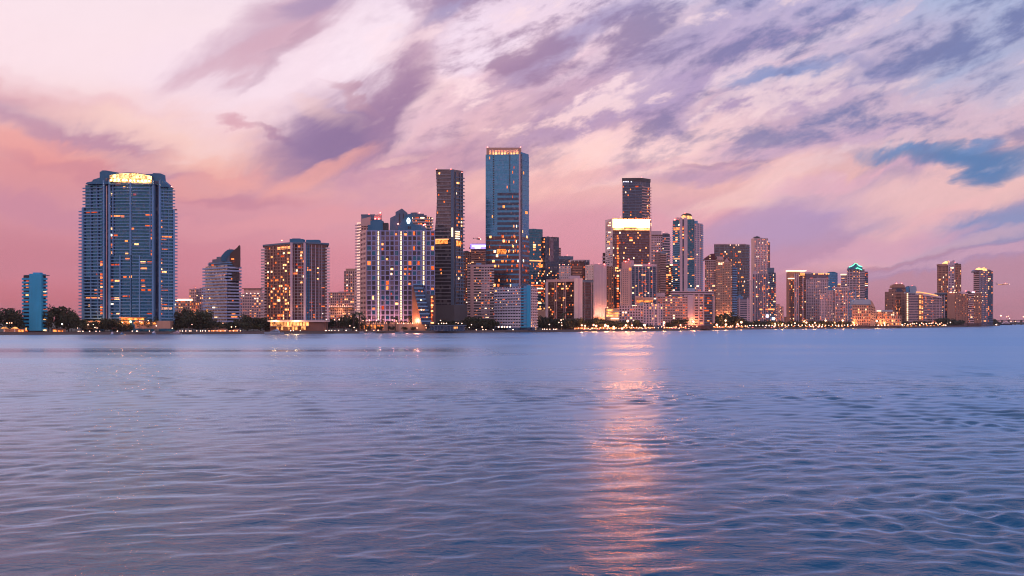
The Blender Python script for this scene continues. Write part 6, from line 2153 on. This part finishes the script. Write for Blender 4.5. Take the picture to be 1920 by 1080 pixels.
def motor_yacht(name, px, py, L, head, label, group=None, hull='pale_blue_paint', deck='white_paint', fly=True, mast=False):
    Y = 23244.0 / (py - HY) if py > 604 else 3000
    root = bpy.data.objects.new(name, None)
    link(root, None, (wx(px, Y), Y, -.15))
    root.rotation_euler = (0, 0, head)
    tag(root, label, 'boat', group)
    B, H = L * .26, L * .10
    mesh_obj('hull', *loft_hull(L, B, H), hull, root)
    c = mesh_obj('cabin', *block(-L * .30, L * .22, B * .40, H * 1.0, H * 1.95, .2, L * .12), deck, root)
    mesh_obj('window', *block(-L * .26, L * .17, B * .415, H * 1.28, H * 1.66, .1, L * .07, .95), 'navy_glass', c)
    if fly:
        fb = mesh_obj('flybridge', *block(-L * .24, L * .05, B * .33, H * 1.96, H * 2.5, .1, L * .06), deck, root)
        mesh_obj('window', *block(-L * .1, L * .035, B * .34, H * 2.08, H * 2.38, .05, L * .03, .95), 'navy_glass', fb)
        mesh_obj('radar_arch', *block(-L * .20, -L * .12, B * .3, H * 2.51, H * 3.0, L * .03, .0, .5), deck, root)
    if mast:
        mesh_obj('mast', *block(-.1, .1, .1, H, H + L * 1.25, 0, 0, .6), 'warm_white', root)
        mesh_obj('boom', *block(-L * .4, .1, .09, H * 2.2, H * 2.35, 0, 0, 1), 'warm_white', root)
    return root


motor_yacht('motor_yacht', 513, 627.2, 18.5, math.pi, 'large sleek grey motor yacht moored below the brown tower', None, 'light_roof', 'light_roof')
motor_yacht('motor_yacht', 211, 627.2, 9, math.radians(100), 'boxy cabin cruiser moored below the crowned tower, left of two', None)
motor_yacht('motor_yacht', 229.5, 627.3, 7, math.radians(80), 'small blue white boat right of the boxy cabin cruiser', None, 'pale_blue_paint', 'pale_blue_paint')
motor_yacht('motor_yacht', 288, 627.0, 11, math.radians(-84), 'white boat with a square cabin below the crowned tower right edge', None, 'pale_blue_paint', 'white_paint')
motor_yacht('motor_yacht', 329, 627.0, 12, math.radians(170), 'cabin boat with dark windows before the broad mass of trees', None, 'grey_concrete', 'lavender_stucco')
motor_yacht('motor_yacht', 676, 625.2, 10, math.radians(185), 'small white motor boat at the quay left of the grid hotel', None, 'pale_blue_paint', 'white_paint', False)
motor_yacht('motor_yacht', 696, 625.2, 9, math.radians(5), 'low white motor boat at the quay below the grid hotel', None, 'pale_blue_paint', 'white_paint', False)
motor_yacht('sailing_boat', 750, 625.3, 10.5, math.radians(178), 'sailing boat with a bare mast moored below the grid hotel', None, 'pale_blue_paint', 'lavender_stucco', False, True)
motor_yacht('ferry', 1884, 609.6, 46, math.radians(176), 'dark blue ferry beside the bridge at far right', None, 'navy_glass', 'lavender_stucco')

# ------------------------------------------------------------------ bridge and channel marks, far right
b = Bld('road_bridge', 'low dark road bridge with lamps crossing the channel at far right', 3700, 1900, 'bridge')
b.box('deck', 'dark_concrete', 1874, 2060, 600.2, 601.2, 0, 14)
b.box('railing', 'grey_concrete', 1874, 2060, 599.6, 600.2, 0, .4)
for px in range(1880, 2060, 12):
    b.box('pillar', 'dark_concrete', px, px + 1.6, 601.2, 609.2, 2, 12)
for px, py in ((1877, 592), (1888, 594), (1891, 593), (1893, 597), (1919, 594), (1896, 602.4), (1904, 602.4)):
    h0 = wz(600, 3700)
    b.box('lamp_pole', 'dark_metal', px - .12, px + .12, py, 600, 1, 1.4)
    b.beacon(px, py, 1.2, 'warm_lamp', 2.4 if px == 1877 else 1.3)
b = Bld('channel_marker', 'thin channel marker post standing in the bay before the right quay', 1500, 1462, 'post')
b.box('post', 'grey_concrete', 1461.5, 1462.4, 616.3, 620, 0, .6)
b.box('board', 'warm_white', 1461, 1463, 615.4, 616.6, -.1, .1)

# ------------------------------------------------------------------ aircraft
def lathe(prof, n=10):
    v, f = [], []
    for x, r_ in prof:
        for k in range(n):
            v.append((x, math.cos(k * 6.2832 / n) * r_, math.sin(k * 6.2832 / n) * r_))
    for i in range(len(prof) - 1):
        for k in range(n):
            f.append((i * n + k, i * n + (k + 1) % n, (i + 1) * n + (k + 1) % n, (i + 1) * n + k))
    return v, f


root = bpy.data.objects.new('airliner', None)
link(root, None, (wx(1880, 3300), 3300, wz(533, 3300)))
root.rotation_euler = (0, math.radians(-3), 0)
tag(root, 'airliner with a glowing cabin flying right of the last tower', 'airplane')
v, f = lathe([(-22, .3), (-16, 1.3), (-9, 2.1), (12, 2.1), (18, 1.7), (21, .9), (22, .1)])
mesh_obj('fuselage', v, f, 'warm_white', root, smooth=True)
mesh_obj('wing', [(3, -2, -.8), (-3, -2, -.8), (-9, -19, .3), (-7, -19, .3), (3, -2, -.4), (-3, -2, -.4), (-9, -19, .5), (-7, -19, .5)],
         [(0, 1, 2, 3), (7, 6, 5, 4), (0, 3, 7, 4), (1, 0, 4, 5), (2, 1, 5, 6), (3, 2, 6, 7)], 'grey_concrete', root)
mesh_obj('wing', [(3, 2, -.8), (-3, 2, -.8), (-9, 19, .3), (-7, 19, .3), (3, 2, -.4), (-3, 2, -.4), (-9, 19, .5), (-7, 19, .5)],
         [(3, 2, 1, 0), (4, 5, 6, 7), (4, 7, 3, 0), (5, 4, 0, 1), (6, 5, 1, 2), (7, 6, 2, 3)], 'grey_concrete', root)
mesh_obj('tail_fin', [(-15, -.2, 1), (-21, -.2, .6), (-23, -.15, 7), (-20, -.15, 7), (-15, .2, 1), (-21, .2, .6), (-23, .15, 7), (-20, .15, 7)],
         [(0, 1, 2, 3), (7, 6, 5, 4), (0, 3, 7, 4), (2, 1, 5, 6), (3, 2, 6, 7)], 'warm_white', root)
mesh_obj('cabin_lights', *block(-15, 17, 2.16, -.1, .9, 0, 0, 1), 'strip_warm', root)
for nm, p, mt, r_ in (('beacon_light', (9, 0, 2.6), 'red_lamp', .9), ('landing_light', (21.5, -.4, -.8), 'white_lamp', .9)):
    o = link(bpy.data.objects.new(nm, ball(mt)), root, p)
    o.scale = (r_, r_, r_)

root = bpy.data.objects.new('helicopter', None)
link(root, None, (wx(897, 1500), 1500, wz(448, 1500)))
tag(root, 'dark helicopter with lights hovering just left of the tallest tower', 'helicopter')
v, f = lathe([(-3.2, .2), (-2.2, .7), (0, 1.1), (2, 1.0), (3, .5), (3.3, .05)], 8)
mesh_obj('fuselage', v, f, 'dark_metal', root, smooth=True)
mesh_obj('tail_boom', *block(-7.5, -2, .22, .1, .55, 0, 0, .8), 'dark_metal', root)
mesh_obj('tail_fin', *block(-8, -7, .1, .0, 1.8, .3, 0, .8), 'dark_metal', root)
for a in range(4):
    o = mesh_obj('rotor_blade', *block(0, 5.6, .16, 1.62, 1.70, 0, 0, 1), 'dark_metal', root)
    o.rotation_euler = (0, 0, a * math.pi / 2 + .5)
mesh_obj('rotor_mast', *block(-.2, .2, .2, .9, 1.66, 0, 0, 1), 'dark_metal', root)
for nm, p, mt, r_ in (('landing_light', (3.2, -.3, -.2), 'white_lamp', .8), ('beacon_light', (1.0, -.2, 1.9), 'red_lamp', .7)):
    o = link(bpy.data.objects.new(nm, ball(mt)), root, p)
    o.scale = (r_, r_, r_)

rowsby = {}
for root, px, label, group in ORD:
    if group:
        rowsby.setdefault((group, label), []).append((px, root))
for (group, label), lst in rowsby.items():
    lst.sort(key=lambda q: q[0])
    n = len(lst)
    for i, (px, root) in enumerate(lst):
        if n == 1:
            continue
        where = 'leftmost' if i == 0 else 'rightmost' if i == n - 1 else (
            ordinal(i + 1) + ' from left' if i < (n + 1) // 2 else ordinal(n - i) + ' from right')
        root['label'] = label + ', ' + where

# ------------------------------------------------------------------ evening air over the bay
m, t = mat_new('evening_air')
o_ = t.n('ShaderNodeOutputMaterial')
pv = t.n('ShaderNodeVolumePrincipled')
pv.inputs['Color'].default_value = (1.0, 0.88, 0.88, 1)
pv.inputs['Density'].default_value = HAZE
pv.inputs['Anisotropy'].default_value = 0.2
t.link(pv.outputs[0], o_.inputs['Volume'])
MATS['evening_air'] = m
v, f = block(-7000, 7000, 1, 0, 1)
hz = mesh_obj('haze', [(x, y, z) for z in (-3.0, 262.0) for x, y in ((-9000, -4500), (9000, -4500), (9000, 24500), (-9000, 24500))],
              [(3, 2, 1, 0), (4, 5, 6, 7), (0, 1, 5, 4), (1, 2, 6, 5), (2, 3, 7, 6), (3, 0, 4, 7)], 'evening_air')
hz['kind'] = 'stuff'
hz['label'] = 'thin pinkish evening haze over the bay and city'
